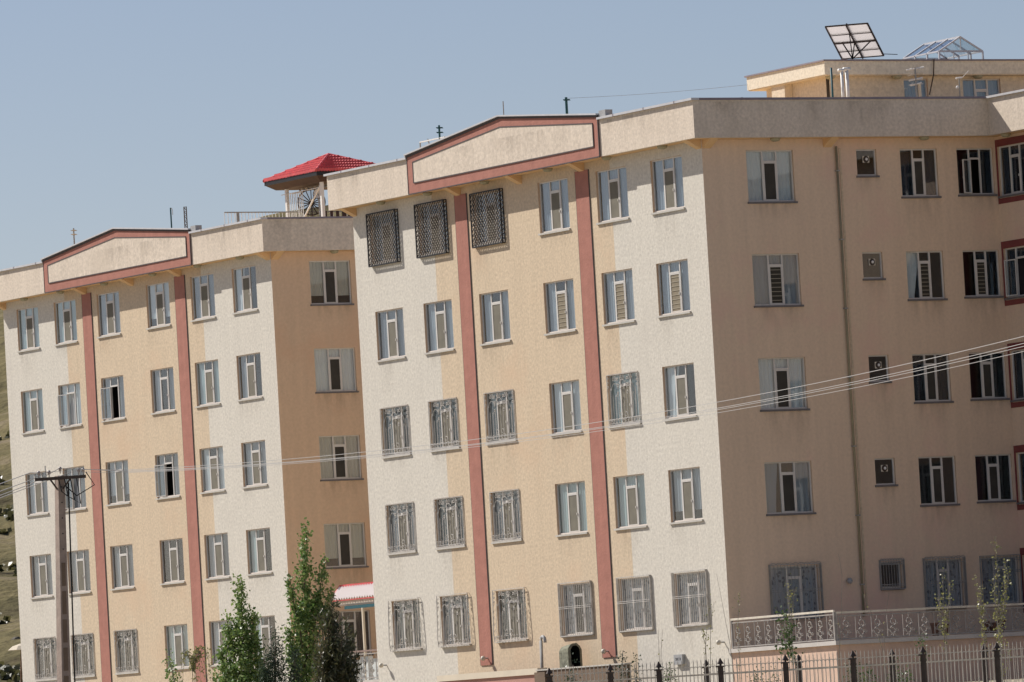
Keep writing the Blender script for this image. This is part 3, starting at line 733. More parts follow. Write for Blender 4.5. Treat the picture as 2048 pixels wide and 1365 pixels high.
# terrace with railings
TX = 6.17
link('terrace_slab', MB().box(.0, TX+.12, -.08, WY-.01, 1.45, 1.58).mesh('slab', M['tile']), B)
link('terrace_wall', MB().box(.01, TX, .02, WY-.02, -1.5, 1.449).mesh('twall', M['terr']), B)
railing(B, (.1, 0), (TX, 0), 1.58, 2.50, 10, 'sunlit scroll railing across the end of the terrace')
railing(B, (TX, .04), (TX, WY-.1), 1.58, 2.44, 19, 'scroll railing along the terrace in shade')
for i, (y, hh_) in enumerate(((4.35, .42), (4.68, .36), (6.2, .40), (6.5, .34), (6.8, .42))):
    thing('planter', ['rust brown planter on the terrace, leftmost behind the shaded railing', 'second rust brown planter on the terrace from the left', 'third rust brown planter on the terrace, first of the right trio', 'shorter rust brown planter in the middle of the right trio', 'rightmost rust brown planter on the terrace'][i], 'planter', (5.1, y, 1.581), group='planters on the near terrace',
          me=MB().lathe((0, 0, 0), [(.10, 0), (.14, hh_*.8), (.16, hh_*.82), (.16, hh_)], 10).mesh('planter', M['rust']))

# penthouse on the roof of the near block
PX, PY = -1.95, 6.0
pw = []
for (a, c, e, g_) in ((1807, 158, 1857, 192), (1925, 158, 2003, 205)):
    p1 = on_x(a, c, PX-.4); p2 = on_x(e, g_, PX-.4); pw.append((p1.y, p2.y, p1.z-.9, p1.z))
link('penthouse_wall', wall_with_holes(PY+.4, 19, 17.9, 19.95, pw, lambda u, d, z: (PX-.4-d, u, z)).mesh('pwall', [M['pentw'], M['pentw'], M['inside'], M['jamb']]), B)
link('penthouse_wall', MB().box(-6.2, PX-.6, PY+.4, PY+.6, 17.96, 19.95).box(-6.2, -6.0, PY+.6, 19, 17.96, 19.95).box(-6.2, PX-.6, 18.8, 19, 17.96, 19.95).mesh('pwall2', M['pentw']), B)
link('penthouse_wall', MB().box(-5.4, -4.6, PY+.1, PY+.39, 17.96, 19.9).mesh('pcolumn', M['pentw']), B)
link('penthouse_roof', MB().box(-6.74, PX, PY, 19.4, 19.93, 20.36).mesh('proof', M['pent']), B)
link('penthouse_coping', MB().box(-6.8, PX+.05, PY-.05, 19.5, 20.36, 20.41).mesh('pcoping', M['copingd']), B)
link('penthouse_soffit', MB().box(-6.7, PX-.03, PY+.03, 19.3, 19.90, 19.929).mesh('psoffit', M['pentw']), B)
for a, c, e, h in pw:
    window(B, PX-.4, a, e, c-a, h-e, rz=math.pi/2, curt='c_grey', kind='tri' if c-a > 1.1 else 'one', sill='sill', screen=None, tr=.4)
for px, py in ((1793, 141), (1955, 139), (1660, 139)):
    p = on_x(px, py, PX-.2); link('soffit_light', CACHE['soffit_light'], B, (PX-.2, p.y, 19.9))

# ---- far block
AO = Vector((-44.435, 7.994, .278))
A = thing('apartment_block', 'farther five storey block on the left behind the utility pole, red pavilion on its roof', 'apartment building', AO)
facA = {(1, 1): dict(sash=166, curt='c_white', cover='full'), (2, 1): dict(sash=166, curt='c_grey', cover='sides'), (3, 1): dict(curt='c_grey', cover='sides', screen=None), (4, 1): dict(curt='c_teal', cover='sides'),
        (1, 2): dict(sash=166, curt='c_grey'), (3, 2): dict(sash=166, curt='c_grey'), (4, 2): dict(curt='c_white'),
        (0, 1): dict(curt='c_teal'), (0, 0): dict(curt='c_teal'), (1, 0): dict(curt='c_teal'), (2, 0): dict(curt='c_blue'), (3, 0): dict(curt='c_white'), (4, 0): dict(curt='c_grey'), (5, 0): dict(curt='c_white'),
        (3, 3): dict(curt='c_dark', cover='sides'), (4, 3): dict(curt='c_grey'), (5, 3): dict(curt='c_teal'), (5, 2): dict(curt='c_grey')}
for c in (0, 1, 2): facA[(c, 4)] = dict(grille='scroll', curt='c_slate')
for c in (3, 4, 5): facA[(c, 4)] = dict(curt=['c_teal', 'c_blue', 'c_teal'][c-3])
sideA = [(1.625, 1.752, 1.641, range(5)), (5.76, .76, .85, range(5)), (7.42, 1.412, 1.539, range(5))]
exA = {(0, 0): dict(curt='c_ivory', cover='upper'), (0, 1): dict(curt='c_white', cover='full'), (0, 2): dict(curt='c_ivory'), (0, 3): dict(curt='c_ivory', cover='upper'), (0, 4): dict(curt='c_dark', cover='sides')}  # ivory cloth in the top window stands in for a bright wall reflection
block(A, facA, sideA, [1.2, 5.0], 19.0, exA, 'sideA')
# terrace and red awning of the far block
ty = .6
link('terrace_slab', MB().box(.0, 7.1, ty-.08, ty+2.6, 1.32, 1.42).mesh('slab2', M['tile']), A)
link('terrace_wall', MB().box(.01, 7.0, ty, ty+2.55, -1.5, 1.319).mesh('twall2', M['peach']), A)
railing(A, (-.0+.05, ty), (7.0, ty), 1.45, 2.5, 12, top='rail2')
bk = MB()
for k in range(5): bk.box(1.2+k*.9, 1.8+k*.9, ty+.15, ty+.35, 1.43, 2.2+.1*(k % 2))
link('parapet_cloth', bk.mesh('cloth', M['c_white']), A)

aw = thing('awning', 'small red and white corrugated awning over the far block terrace', 'awning', AO+Vector((2.0, ty+.1, 0)))
def awn():
    b = MB(); n = 56; x0, x1 = 0, 5.6
    for j in range(2):
        for i in range(n+1):
            t = i/n; zz = .045*math.cos(i*math.pi/1.0); x = x0+(x1-x0)*t
            if j: x = x0-.2+(x1-x0)*t
            b.v.append((x, j*.5, (4.50 if j == 0 else 4.98)+zz))
    for i in range(n): b.f.append((i, i+1, n+2+i, n+1+i)); b.mi.append(0)
    return b
link('corrugated_sheet', awn().mesh('awning_sheet', mat('red and white sheet with sun glare', (.92, .85, .82), rough=.35, spec=.5)), aw)  # sun glare put into the near-white sheet colour
link('ridge_trim', MB().box(-.22, 5.5, .48, .54, 4.96, 5.04).mesh('ridge_trim', M['rooft']), aw)
link('edge_trim', MB().tube([(-.02, 0, 4.50), (-.22, .5, 5.0)], .035).box(-.02, 5.6, -.02, .01, 4.42, 4.46).mesh('edge_trim', M['rooft']), aw)
link('awning_board', MB().box(.15, 5.6, .1, .16, 4.24, 4.44).mesh('awning_board', M['fascia']), aw)
link('awning_beam', MB().box(.9, 5.6, .04, .12, 4.10, 4.22).mesh('awning_beam', M['teal']), aw)
for x in (2.25, 5.2): link('post', MB().box(x-.04, x+.04, .04, .12, 1.15, 4.10).mesh('awning_post', M['canvas']), aw)

# ------------------------------------------------------------------ things on the roofs
RD = TOP+.3
pav = thing('roof_pavilion', 'small pavilion with a red tiled pyramid roof on top of the far block', 'pavilion', AO+Vector((-3.0, 3.76, 0)))
def pyr():
    ez = 20.98; az = 21.76; w = 4.35; wy = 3.5; ap = Vector((-w/2, wy/2, az))
    cor = [Vector((0, 0, ez)), Vector((0, wy, ez)), Vector((-w, wy, ez)), Vector((-w, 0, ez))]
    for fi in range(4):
        a, c = cor[fi], cor[(fi+1) % 4]; rows = 6
        for k in range(rows):
            t0, t1 = k/rows, (k+1)/rows
            p0, p1 = a.lerp(ap, t0), c.lerp(ap, t0); q0, q1 = a.lerp(ap, t1), c.lerp(ap, t1)
            n = max(2, int((p1-p0).length/.12)*2); b = MB()
            for i in range(n+1):
                wv = .022*(1 if i % 2 else -1)
                b.v.append(tuple(p0.lerp(p1, i/n)+Vector((0, 0, .035+wv-.03))))
                b.v.append(tuple(p0.lerp(p1, i/n)+Vector((0, 0, .12+wv))))
                b.v.append(tuple(q0.lerp(q1, i/n)+Vector((0, 0, .0+wv*.6))))
            for i in range(n):
                s = 3*i; b.f += [(s, s+3, s+4, s+1), (s+1, s+4, s+5, s+2)]; b.mi += [0, 0]
            link('tile_row', b.mesh('tile_row', M['rooft']), pav)
        link('ridge_cap', MB().tube([a+Vector((0, 0, .03)), ap+Vector((0, 0, .06))], .06, 6).mesh('ridge_cap', M['rooft']), pav)
    b = MB(); w2 = w
    b.box(-w+.03, -.03, .03, .09, ez-.16, ez-.01).box(-.09, -.03, .09, wy-.03, ez-.16, ez-.01).box(-w+.03, -w+.09, .09, wy-.03, ez-.16, ez-.01).box(-w+.09, -.09, wy-.09, wy-.03, ez-.16, ez-.01)
    link('eave_board', b.mesh('eave_board', M['ironb']), pav)
    i0, i1, i2 = .35, w-.35, wy-.35
    b = MB(); zt, zb = ez-.16, ez-.36
    o4 = [(-.06, .06), (-.06, wy-.06), (-w+.06, wy-.06), (-w+.06, .06)]; n4 = [(-i0, i0), (-i0, i2), (-i1, i2), (-i1, i0)]
    for k in range(4):
        a, c = o4[k], o4[(k+1) % 4]; d, e = n4[k], n4[(k+1) % 4]
        b.face([(*a, zt), (*c, zt), (*e, zb), (*d, zb)])
    b.face([(*q, zb) for q in n4])
    link('eave_soffit', b.mesh('eave_soffit', M['brown']), pav)
    for k, (x, y) in enumerate([(-.55, .5), (-.55, wy-.5), (-w+.95, wy-.5), (-w+.95, .5)]):
        link('post', MB().box(x-.06, x+.06, y-.06, y+.06, RD, ez-.37).mesh('pav_post', M['white'] if k in (0, 3) else M['brown']), pav)
    link('brace', MB().tube([(-.6, .5, ez-.45), (-2.6, .5, 19.0)], .035, 6).mesh('pav_brace', M['white']), pav)
    b = MB()
    for i in range(9):
        x = -w+1.1+i*.14; b.tube([(x, .5, RD), (x, .5, 20.42)], .016)
    b.tube([(-w+.5, .5, 20.42), (-.6, .5, 20.42)], .02); b.tube([(-w+.5, .5, 18.4), (-.6, .5, 18.4)], .02)
    link('screen_bars', b.mesh('screen_bars', M['white']), pav)
    b = MB()
    for i in range(12):
        y = .6+i*.26; b.box(-.56, -.53, y-.06, y+.06, RD, 19.5)
    link('slat_screen', b.mesh('slat_screen', M['brown']), pav)
    b = MB()
    for i in range(8):
        b.tube([(-.6-i*.35, 1.0, ez-.38), (-.95-i*.35, 1.0, ez-.5)], .02); b.tube([(-.6-i*.35, 1.0, ez-.5), (-.95-i*.35, 1.0, ez-.38)], .02)
    b.tube([(-.5, 1.0, ez-.5), (-w+.5, 1.0, ez-.5)], .025)
    link('roof_truss', b.mesh('roof_truss', M['irong']), pav)
pyr()

rl = thing('roof_railing', 'white metal railing along the roof of the far block beside the pavilion', 'railing', AO+Vector((-5.45, 1.0, 0)))
d = Vector((-.45, 6.6)); ln_ = d.length
rr = MB(); rr.tube([(0, 0, 19.66), (-.45, 6.6, 19.66)], .03); link('rail', rr.mesh('rail', M['irong']), rl)
link('rail', MB().tube([(0, 0, 18.3), (-.45, 6.6, 18.3)], .02).mesh('rail', M['irong']), rl)
bar = cached('rbar', lambda: MB().tube([(0, 0, RD), (0, 0, 19.66)], .013).mesh('bar', M['white']))
for i in range(44): link('baluster', bar, rl, (-.45*i/43, 6.6*i/43, 0))
link('post', MB().box(-.03-.06, .03-.06, .55, .66, RD, 19.66).mesh('rpost', M['irong']), rl)

def sat_dish(name, label, loc, r, axis, m='dish', ribs=16, pole_to=None):
    t = thing(name, label, 'satellite dish', loc)
    axis = Vector(axis).normalized(); q = axis.to_track_quat('Z', 'Y')
    bowl = MB(); prof = [(r*k/5, .28*r*(k/5)**2) for k in range(6)]
    n = 32; b0 = 0
    for rr_, h in prof:
        for k in range(n): bowl.v.append(tuple(q @ Vector((rr_*math.cos(2*math.pi*k/n), rr_*math.sin(2*math.pi*k/n), h))))
    for i in range(5):
        for k in range(n):
            a, b_ = i*n+k, i*n+(k+1) % n; bowl.f.append((a, b_, b_+n, a+n)); bowl.mi.append(0)
    link('bowl', bowl.mesh('bowl', M[m], True), t)
    rim = MB(); rim.tube([q @ Vector((r*math.cos(2*math.pi*k/n), r*math.sin(2*math.pi*k/n), .28*r)) for k in range(n+1)], r*.06, 5); link('rim', rim.mesh('rim', M['irond']), t)
    if ribs:
        me = MB().tube([(0.04, 0, .01), (r*.5, 0, .28*r*.25+.01), (r, 0, .28*r+.01)], r*.045, 4).mesh('rib', M['irond'])
        for k in range(ribs):
            o = link('rib', me, t); o.rotation_mode = 'QUATERNION'; o.rotation_quaternion = q @ Vector((0, 0, 1)).rotation_difference(Vector((0, 0, 1))) @ Matrix.Rotation(2*math.pi*k/ribs, 3, 'Z').to_quaternion()
    arm = MB(); c = q @ Vector((0, 0, r*.75)); arm.tube([(0, 0, 0), c], r*.03); arm.lathe(c, [(r*.08, -.03), (r*.09, .04)], 8); link('feed_horn', arm.mesh('feed', M['fencew']), t)
    if pole_to is not None: link('mast', MB().tube([(0, 0, 0), Vector(pole_to)-Vector(loc)], .035, 8).mesh('mast', M['irong']), t)
    return t
dp = on_y(623, 407, AO.y+4.8)
sat_dish('satellite_dish', 'large ribbed satellite dish standing under the red roof pavilion', dp, .52, (1, -.55, .25), pole_to=dp+Vector((-.1, .1, -1.8)))
dp2 = on_y(637, 388, AO.y+4.5)
sat_dish('satellite_dish', 'small white satellite dish beside the pavilion post', dp2, .2, (.8, -1, .2), 'white', 0, pole_to=dp2+Vector((0, .05, -2.1)))

def mast(name, label, base, h, r, m, yagi=0, loops=0, lattice=False, wires=None, cat='antenna'):
    t = thing(name, label, cat, base)
    b = MB()
    if lattice:
        for x in (-.1, .1): b.tube([(x, 0, 0), (x, 0, h)], .022)
        k = 0; z = h
        while z > 0: b.tube([(-.1, 0, z), (.1, 0, z-.02)], .018); b.tube([(-.1, 0, z), (.1, 0, z-.17)], .012); z -= .17
    else: b.tube([(0, 0, 0), (0, 0, h)], r, 8)
    link('mast', b.mesh('mast', M[m]), t)
    for i in range(yagi):
        y = MB(); z = h-.1-i*.16; y.tube([(-.1, .1, z), (.35, -.2, z+.02)], .012)
        for k in range(5): y.tube([(-.06+k*.09-.05, .07-k*.06-.1, z), (-.06+k*.09+.05, .07-k*.06+.1, z)], .008)
        link('antenna_head', y.mesh('yagi', M['teal' if m == 'teal' else 'fencew']), t)
    for i in range(loops):
        y = MB(); y.tube([(.02, 0, h-.06), (.10, 0, h-.03), (.16, 0, h-.12), (.15, 0, h-.3)], .012); link('hook', y.mesh('hook', M['irong']), t)
    return t
def roof_base(px, py, y, o=Vector((0, 0, 0))):
    p = on_y(px, py, y+o.y); return p
def mast_at(label, x, ytop, y, m, **k):
    p = on_y(x, ytop, y); base = Vector((p.x, p.y, RD + k.pop('dz', 0)))
    return mast(k.pop('name', 'antenna_mast'), label, base, p.z-base.z, k.pop('r', .025), m, **k)
mast_at('thick teal mast with tangled brackets left of the near block gable peak', 878, 251, 2, 'teal', r=.035, yagi=2)
mast_at('thin bare whip antenna behind the gable peak', 1006, 203, 2, 'irong', r=.018)
mast_at('short teal mast with a clamp on top, right of the gable peak', 1132, 195, 2, 'teal', r=.045, yagi=1)
mast_at('slim grey mast with crossbars near the left end of the far block roof', 147, 457, 10, 'irong', r=.03, yagi=2, dz=.28)
mast_at('slim blue mast with a hooked top on the far block roof', 341, 416, 10, 'teal', r=.03, loops=1, dz=.28)
mast_at('narrow lattice mast beside the hooked mast on the far block roof', 370, 414, 10, 'irond', lattice=True, dz=.28, name='lattice_mast')
gp = thing('pipe_frame', 'goalpost of thin pipe on the near block roof beside the teal mast', 'pipe frame', (on_y(840, 285, 2).x, 2, RD))
zt = on_y(840, 285, 2).z-RD
link('upright', MB().tube([(0, 0, 0), (0, 0, zt)], .025).mesh('up', M['irong']), gp); link('upright', MB().tube([(1.75, 0, 0), (1.75, 0, zt)], .025).mesh('up', M['irong']), gp)
link('crossbar', MB().tube([(0, 0, zt), (1.75, 0, zt)], .03).mesh('cb', M['white']), gp)
link('brace', MB().tube([(.55, 0, zt+.06), (.75, 0, zt-.35)], .02).mesh('gbrace', M['irong']), gp)

def cable(name, label, pts, r, m, cat='cable', group=None):
    o = thing(name, label, cat, group=group, me=MB().tube(pts, r, 4).mesh(name, m)); return o
def sag(a, b, s, n=24):
    a, b = Vector(a), Vector(b); return [a.lerp(b, i/n)+Vector((0, 0, -4*s*(i/n)*(1-i/n))) for i in range(n+1)]
cable('roof_wire', 'thin wire strung from the short teal mast to the penthouse', sag(on_y(1135, 197, 2), on_y(1495, 170, 6), .05), .006, M['irong'])

# teal pipe, white vent pipes, antennas standing in front of the penthouse
def roof_pipe(label, px, ytop, x, m, r, cap=False, name='vent_pipe', cat='pipe'):
    p = on_x(px, ytop, x); t = thing(name, label, cat, (p.x, p.y, RD))
    link('pipe', MB().tube([(0, 0, 0), (0, 0, p.z-RD)], r, 10).mesh('rp', M[m], True), t)
    if cap: link('cowl', MB().tube([(0, -.12, p.z-RD), (0, .12, p.z-RD)], r*1.1, 8).mesh('cowl', M[m], True), t)
    return t
roof_pipe('teal standpipe in front of the rooftop penthouse', 1662, 136, -1.0, 'teal', .035, name='standpipe')
roof_pipe('left one of two white vent pipes before the penthouse', 1683, 141, -1.0, 'white', .05, True)
roof_pipe('right one of two white vent pipes before the penthouse', 1693, 139, -1.0, 'white', .06, True)
p = on_x(1830, 136, -.8)
t = thing('antenna_cluster', 'cluster of small white TV antennas on one mast near the penthouse window', 'antenna', (p.x, p.y, RD))
h = p.z-RD; link('mast', MB().tube([(0, 0, 0), (0, 0, h)], .03, 8).mesh('acm', M['irong']), t); link('mast', MB().tube([(0, .12, 0), (0, .12, h-.5)], .06, 8).mesh('acm2', M['canvas']), t)
for i, z in enumerate((h-.02, h-.2, h-.36, h-.52)):
    b = MB(); b.tube([(-.1, -.28+.04*i, z-.05), (.1, .28-.04*i, z+.03)], .028, 6)
    for k in range(5): b.tube([(-.12, -.2+.1*k, z-.03), (.12, -.2+.1*k, z-.01)], .01)
    link('antenna_head', b.mesh('ah', M['white'] if i != 1 else M['canvas']), t)
p = on_x(1918, 157, -.8)
t = thing('antenna', 'small single TV antenna right of the antenna cluster', 'antenna', (p.x, p.y, RD)); h = p.z-RD
link('mast', MB().tube([(0, 0, 0), (0, 0, h)], .02, 8).mesh('am', M['irong']), t); link('antenna_head', MB().tube([(0, -.12, h), (0, .1, h+.02)], .03, 6).tube([(0, .1, h), (0, .4, h+.25)], .008).mesh('ah3', M['white']), t)
link('camera_ball', MB().lathe((0, -.08, h-.3), [(.02, -.06), (.06, 0), (.02, .06)], 8).mesh('ball', M['white'], True), t)
cable('roof_cable', 'dark cable hanging down the penthouse wall beside its window', [on_x(1868, 118, PX+.07), on_x(1867, 150, PX+.07), on_x(1862, 175, PX-.1), on_x(1859, 190, PX-.1)], .02, M['irond'])

# tilted panel on the penthouse roof, seen from behind
q0 = on_x(1651, 54, PX-1.2)
e1 = Vector((.69, .72, 0))*1.39; e2 = Vector((-1.76, 1.69, -.85))
t = thing('solar_panel', 'tilted framed panel seen from behind on the penthouse roof', 'solar panel', (0, 0, 0)); t.location = q0
nrm = e1.cross(e2).normalized()
def pp(a, c, k=0): return Vector(e1*a+e2*c+nrm*k)
b = MB(); b.face([pp(0, 0, .0), pp(1, 0, .0), pp(1, 1, .0), pp(0, 1, .0)]); b.face([pp(0, 0, .03), pp(0, 1, .03), pp(1, 1, .03), pp(1, 0, .03)])
link('panel_sheet', b.mesh('psheet', M['panelback']), t)
b = MB()
for a, c in (((0, 0), (1, 0)), ((1, 0), (1, 1)), ((1, 1), (0, 1)), ((0, 1), (0, 0))): b.tube([pp(*a), pp(*c)], .034)
link('panel_frame', b.mesh('pframe', M['irond']), t)
b = MB()
for a, c, r in (((.5, 0), (.5, 1), .03), ((0, .5), (1, .5), .036), ((0, .25), (1, .25), .02), ((0, .76), (1, .76), .02)):
    for sgn in (-.04, .04): b.tube([pp(*a, sgn), pp(*c, sgn)], r)
link('panel_rib', b.mesh('prib', M['irond']), t)
foot = pp(.35, .95)+Vector((.5, -.45, 0)); foot.z = 20.41-q0.z
b = MB()
for a in ((.2, .55), (.5, .5), (.85, .55), (.5, .15)): b.tube([pp(*a), foot+Vector((0, 0, .25))], .022)
b.box(foot.x-.35, foot.x+.35, foot.y-.3, foot.y+.3, foot.z, foot.z+.2)
b.tube([pp(1, .95), pp(1, 1)+Vector((.3, .35, -.0))], .015)
link('panel_stand', b.mesh('pstand', M['ironb']), t)

# glazed skylight
gx = PX-.7
g0 = on_x(1878, 103, gx); g1 = on_x(1965, 102, gx); ga = on_x(1921, 74, gx)
w = g1.y-g0.y; hr = ga.z-g0.z; base = 20.41-g0.z; ln = 2.15
t = thing('glass_skylight', 'small glazed gable roof skylight on top of the penthouse', 'skylight', (gx, g0.y, g0.z))
b = MB(); rr2 = .036
for x in (0, -ln/3, -2*ln/3, -ln):
    b.tube([(x, 0, 0), (x, w/2, hr), (x, w, 0)], rr2); b.tube([(x, 0, base), (x, 0, 0)], rr2); b.tube([(x, w, base), (x, w, 0)], rr2)
for a in ((0, 0), (w/2, hr), (w, 0)): b.tube([(0, a[0], a[1]), (-ln, a[0], a[1])], rr2)
b.tube([(0, 0, 0), (0, w, 0)], .04); b.tube([(-ln, 0, 0), (-ln, w, 0)], rr2); b.tube([(0, w/2, 0), (0, w/2, hr)], .022)
for y in (w*.33, w*.66): b.tube([(0, y, base), (0, y, 0)], .022)
link('skylight_frame', b.mesh('skf', M['coping']), t)
for i in range(3):
    x0, x1 = -ln*i/3-.03, -ln*(i+1)/3+.03
    for (ya, za, yb, zb) in ((0, 0, w/2, hr), (w/2, hr, w, 0)):
        link('pane', MB().face([(x0, ya, za), (x0, yb, zb), (x1, yb, zb), (x1, ya, za)]).face([(x0, ya, za-.006), (x1, ya, za-.006), (x1, yb, zb-.006), (x0, yb, zb-.006)]).mesh('skp', M['clear']), t)
    link('pane', MB().box(x1, x0, -.003, .003, base, 0).mesh('skp2', M['clear']), t)
link('pane', MB().prism([(0, 0), (w, 0), (w/2, hr)], 0, .006).mesh('skp3', M['clear']), t).rotation_euler = (0, 0, math.pi/2)

# ------------------------------------------------------------------ low things by the foot of the near block
rw = thing('ramp_wall', 'low tan capped wall in front of the near block', 'wall')
yy = -1.6
a = on_y(878, 1352, yy); c = on_y(1078, 1339, yy)
link('wall_body', MB().box(a.x, c.x, yy, yy+.25, -1.2, a.z-.12).mesh('rwb', M['pinkw']), rw)
link('wall_cap', MB().box(a.x-.05, c.x, yy-.06, yy+.31, a.z-.2, a.z).mesh('rwc', M['canvas']), rw)
lw = thing('garden_wall', 'dark brown low wall behind the picket fence', 'wall')
c2 = on_y(1250, 1330, yy-.1); c1 = on_y(1085, 1345, yy-.1)
link('wall_body', MB().box(c.x+.02, c2.x, yy-.1, yy+.1, -1.5, c.z-.06).mesh('gwb', M['dbrown']), lw)
link('wall_cap', MB().box(c.x+.02, c2.x+.03, yy-.14, yy+.14, c.z-.055, c.z-.01).mesh('gwc', M['sill']), lw)
link('pillar', MB().box(c.x+.02, c.x+.7, yy-.2, yy-.101, -1.5, c.z-.1).mesh('gwp', M['dbrown']), lw)

vp = thing('vent_pipe', 'pale gooseneck vent pipe rising beside the low walls', 'pipe')
v0 = on_y(1083, 1337, -.8); v1 = on_y(1082, 1282, -.8)
pts = [(v0.x, -.8, v0.z-1), (v1.x, -.8, v1.z)]+[(v1.x+.13-.13*math.cos(k*math.pi/6), -.8, v1.z+.13*math.sin(k*math.pi/6)) for k in range(1, 7)]+[(v1.x+.26, -.8, v1.z-.07)]
vp.location = (0, 0, 0); link('pipe', MB().tube(pts, .055, 8).mesh('vpm', M['meter'], True), vp)
# dark arched stone niche
ac = on_y(1124, 1337, -.9); at_ = on_y(1124, 1288, -.9)
ni = thing('stone_niche', 'dark arched rockwork niche standing against the near block wall', 'niche', (ac.x+.1, -.62, ac.z), math.pi/2)
hn = at_.z-ac.z; wn = .26
def arch(w_, h_, n=12, jit=0):
    rn = random.Random(3); pts = [(-w_, -.9)]+[(-w_*math.cos(k*math.pi/n)*(1+jit*rn.uniform(-1, 1)), h_-w_+w_*math.sin(k*math.pi/n)*(1+jit*rn.uniform(-1, 1))) for k in range(n+1)]+[(w_, -.9)]
    return pts
b = MB(); o_ = arch(wn, hn, 14, .06); i_ = arch(wn*.66, hn*.9, 14, .05)
n = len(o_)
for k in range(n-1):
    a, c, d_, e = o_[k], o_[k+1], i_[k+1], i_[k]
    b.face([(a[0], -.3, a[1]), (c[0], -.3, c[1]), (d_[0], -.33, d_[1]), (e[0], -.33, e[1])])
    b.face([(a[0], -.3, a[1]), (a[0]*.85, .35, a[1]*.9), (c[0]*.85, .35, c[1]*.9), (c[0], -.3, c[1])])
    b.face([(e[0], -.33, e[1]), (d_[0], -.33, d_[1]), (d_[0]*.9, .35, d_[1]), (e[0]*.9, .35, e[1])], 1)
b.face([(x*.9, .35, z) for x, z in i_], 1)
link('rock_arch', b.mesh('rock_arch', [M['stone'], M['ironb']]), ni)
link('figure', MB().lathe((0, 0, 0), [(.03, -.3), (.035, .1), (.02, .3), (.035, .36), (.015, .42)], 8).mesh('figure', M['meter'], True), ni)
link('base_stone', MB().box(-.32, -.14, -.45, -.2, -.5, .04).mesh('bst', M['sill']), ni)

mb = thing('meter_box', 'grey wall box with dark printed marks low on the near block front', 'utility box')
m0 = on_y(1348, 1309, -.1); m1 = on_y(1366, 1329, -.1)
link('box_body', MB().box(m0.x, m1.x, -.12, -.001, m1.z, m0.z-.02).mesh('mbb', M['meter']), mb)
b = MB(); wz = (m0.z+m1.z)/2; xx = m0.x+.1
for i, dx in enumerate((0, .12, .24)):
    b.box(xx+dx, xx+dx+.08, -.125, -.1205, wz-.03, wz-.012).box(xx+dx, xx+dx+.08, -.125, -.1205, wz+.03, wz+.045).box(xx+dx+(.05 if i != 1 else 0), xx+dx+(.08 if i != 1 else .03), -.126, -.1252, wz-.03, wz+.045)
link('printed_marks', b.mesh('marks', M['mark']), mb)

lm = cached('walllamp', lambda: MB().lathe((0, 0, 0), [(.05, 0), (.05, -.08)], 8, 0, 'y').lathe((0, -.1, .0), [(.03, -.1), (.09, -.06), (.11, 0), (.09, .06), (.03, .1)], 12, 1).mesh('lamp', [M['meter'], M['lampw']], True))
for (px, py), lab in (((767, 1331), 'small wall lamp at the left foot of the near block front'), ((971, 1317), 'small wall lamp on the left red stripe'), ((1212, 1303), 'small wall lamp on the right red stripe'), ((1442, 1285), 'small wall lamp near the corner beside the terrace')):
    p = on_y(px, py, -.12); t = thing('wall_lamp', lab, 'lamp', (p.x, -.04, p.z), group='lamps along the foot of the near block')
    link('lamp_arm', MB().tube([(0, .04, 0), (0, -.12, 0)], .025, 6).mesh('larm', M['meter']), t)
    link('lamp_globe', cached('lglobe', lambda: MB().lathe((0, -.17, .0), [(.03, -.08), (.07, -.05), (.085, 0), (.07, .05), (.03, .08)], 12).mesh('lg', M['lampw'], True)), t)
p = on_x(1699, 1162, .1)
t = thing('wall_lamp', 'dull lamp on the shaded side wall left of the downpipe', 'lamp', (.02, p.y, p.z))
link('lamp_globe', MB().lathe((.1, 0, 0), [(.03, -.1), (.08, -.05), (.1, 0), (.06, .08), (.02, .1)], 10).mesh('lg2', M['meter'], True), t); link('lamp_arm', MB().tube([(-.02, 0, 0), (.1, 0, 0)], .02).mesh('la2', M['meter']), t)

# ------------------------------------------------------------------ picket fences
def fence(label, pts, ztop, zg, npk, back=False):
    f0 = Vector((pts[0].x, pts[0].y, 0)); t = thing('picket_fence', label, 'fence', (f0.x, f0.y, zg))
    H = ztop-zg
    def post():
        b = MB(); b.box(-.05, .05, -.05, .05, 0, H-.17); b.box(-.085, .085, -.085, .085, H-.2, H-.165)
        b.lathe((0, 0, 0), [(.03, H-.165), (.03, H-.13), (.10, H-.12), (.06, H-.06), (.012, H+.02)], 4)
        b.box(-.07, .07, -.07, .07, H-.32, H-.30)
        return b.mesh('fence_post', M['irond'])
    pm = cached(('post', back), post)
    for p in pts: link('post', pm, t, (p.x-f0.x, p.y-f0.y, 0), math.radians(30))
    for a, c in zip(pts, pts[1:]):
        dv = c-a; an = math.atan2(dv.y, dv.x); ln_ = math.hypot(dv.x, dv.y)
        for za in (H-.38, .25):
            link('rail', MB().box(.06, ln_-.06, -.02, .02, za, za+.04).mesh('rail', M['fencew'] if not back else M['irond']), t, (a.x-f0.x, a.y-f0.y, 0), an)
        n = max(3, int(round(ln_/.095)))
        if not back:
            pk = cached('picket', lambda: MB().tube([(0, -.026, .1), (0, -.026, H-.12), (0, -.026, H-.05)], .014, 4).tube([(0, -.026, H-.06), (0, -.026, H+.02)], .018, 4, r2=.002)
                        .tube([(.0+.05-.05*math.cos(k*math.pi/5), -.026, H-.22+.06*math.sin(k*math.pi/5)) for k in range(6)], .011, 3, cap=False).mesh('picket', M['fencew']))
        else:
            pk = cached('picket2', lambda: MB().tube([(0, -.022, .1), (0, -.022, H-.1)], .008, 4).mesh('picket', M['fencew']))
            n = n // 2
        for k in range(1, n):
            q = a+dv*(k/n); link('picket', pk, t, (q.x-f0.x, q.y-f0.y, 0), an)
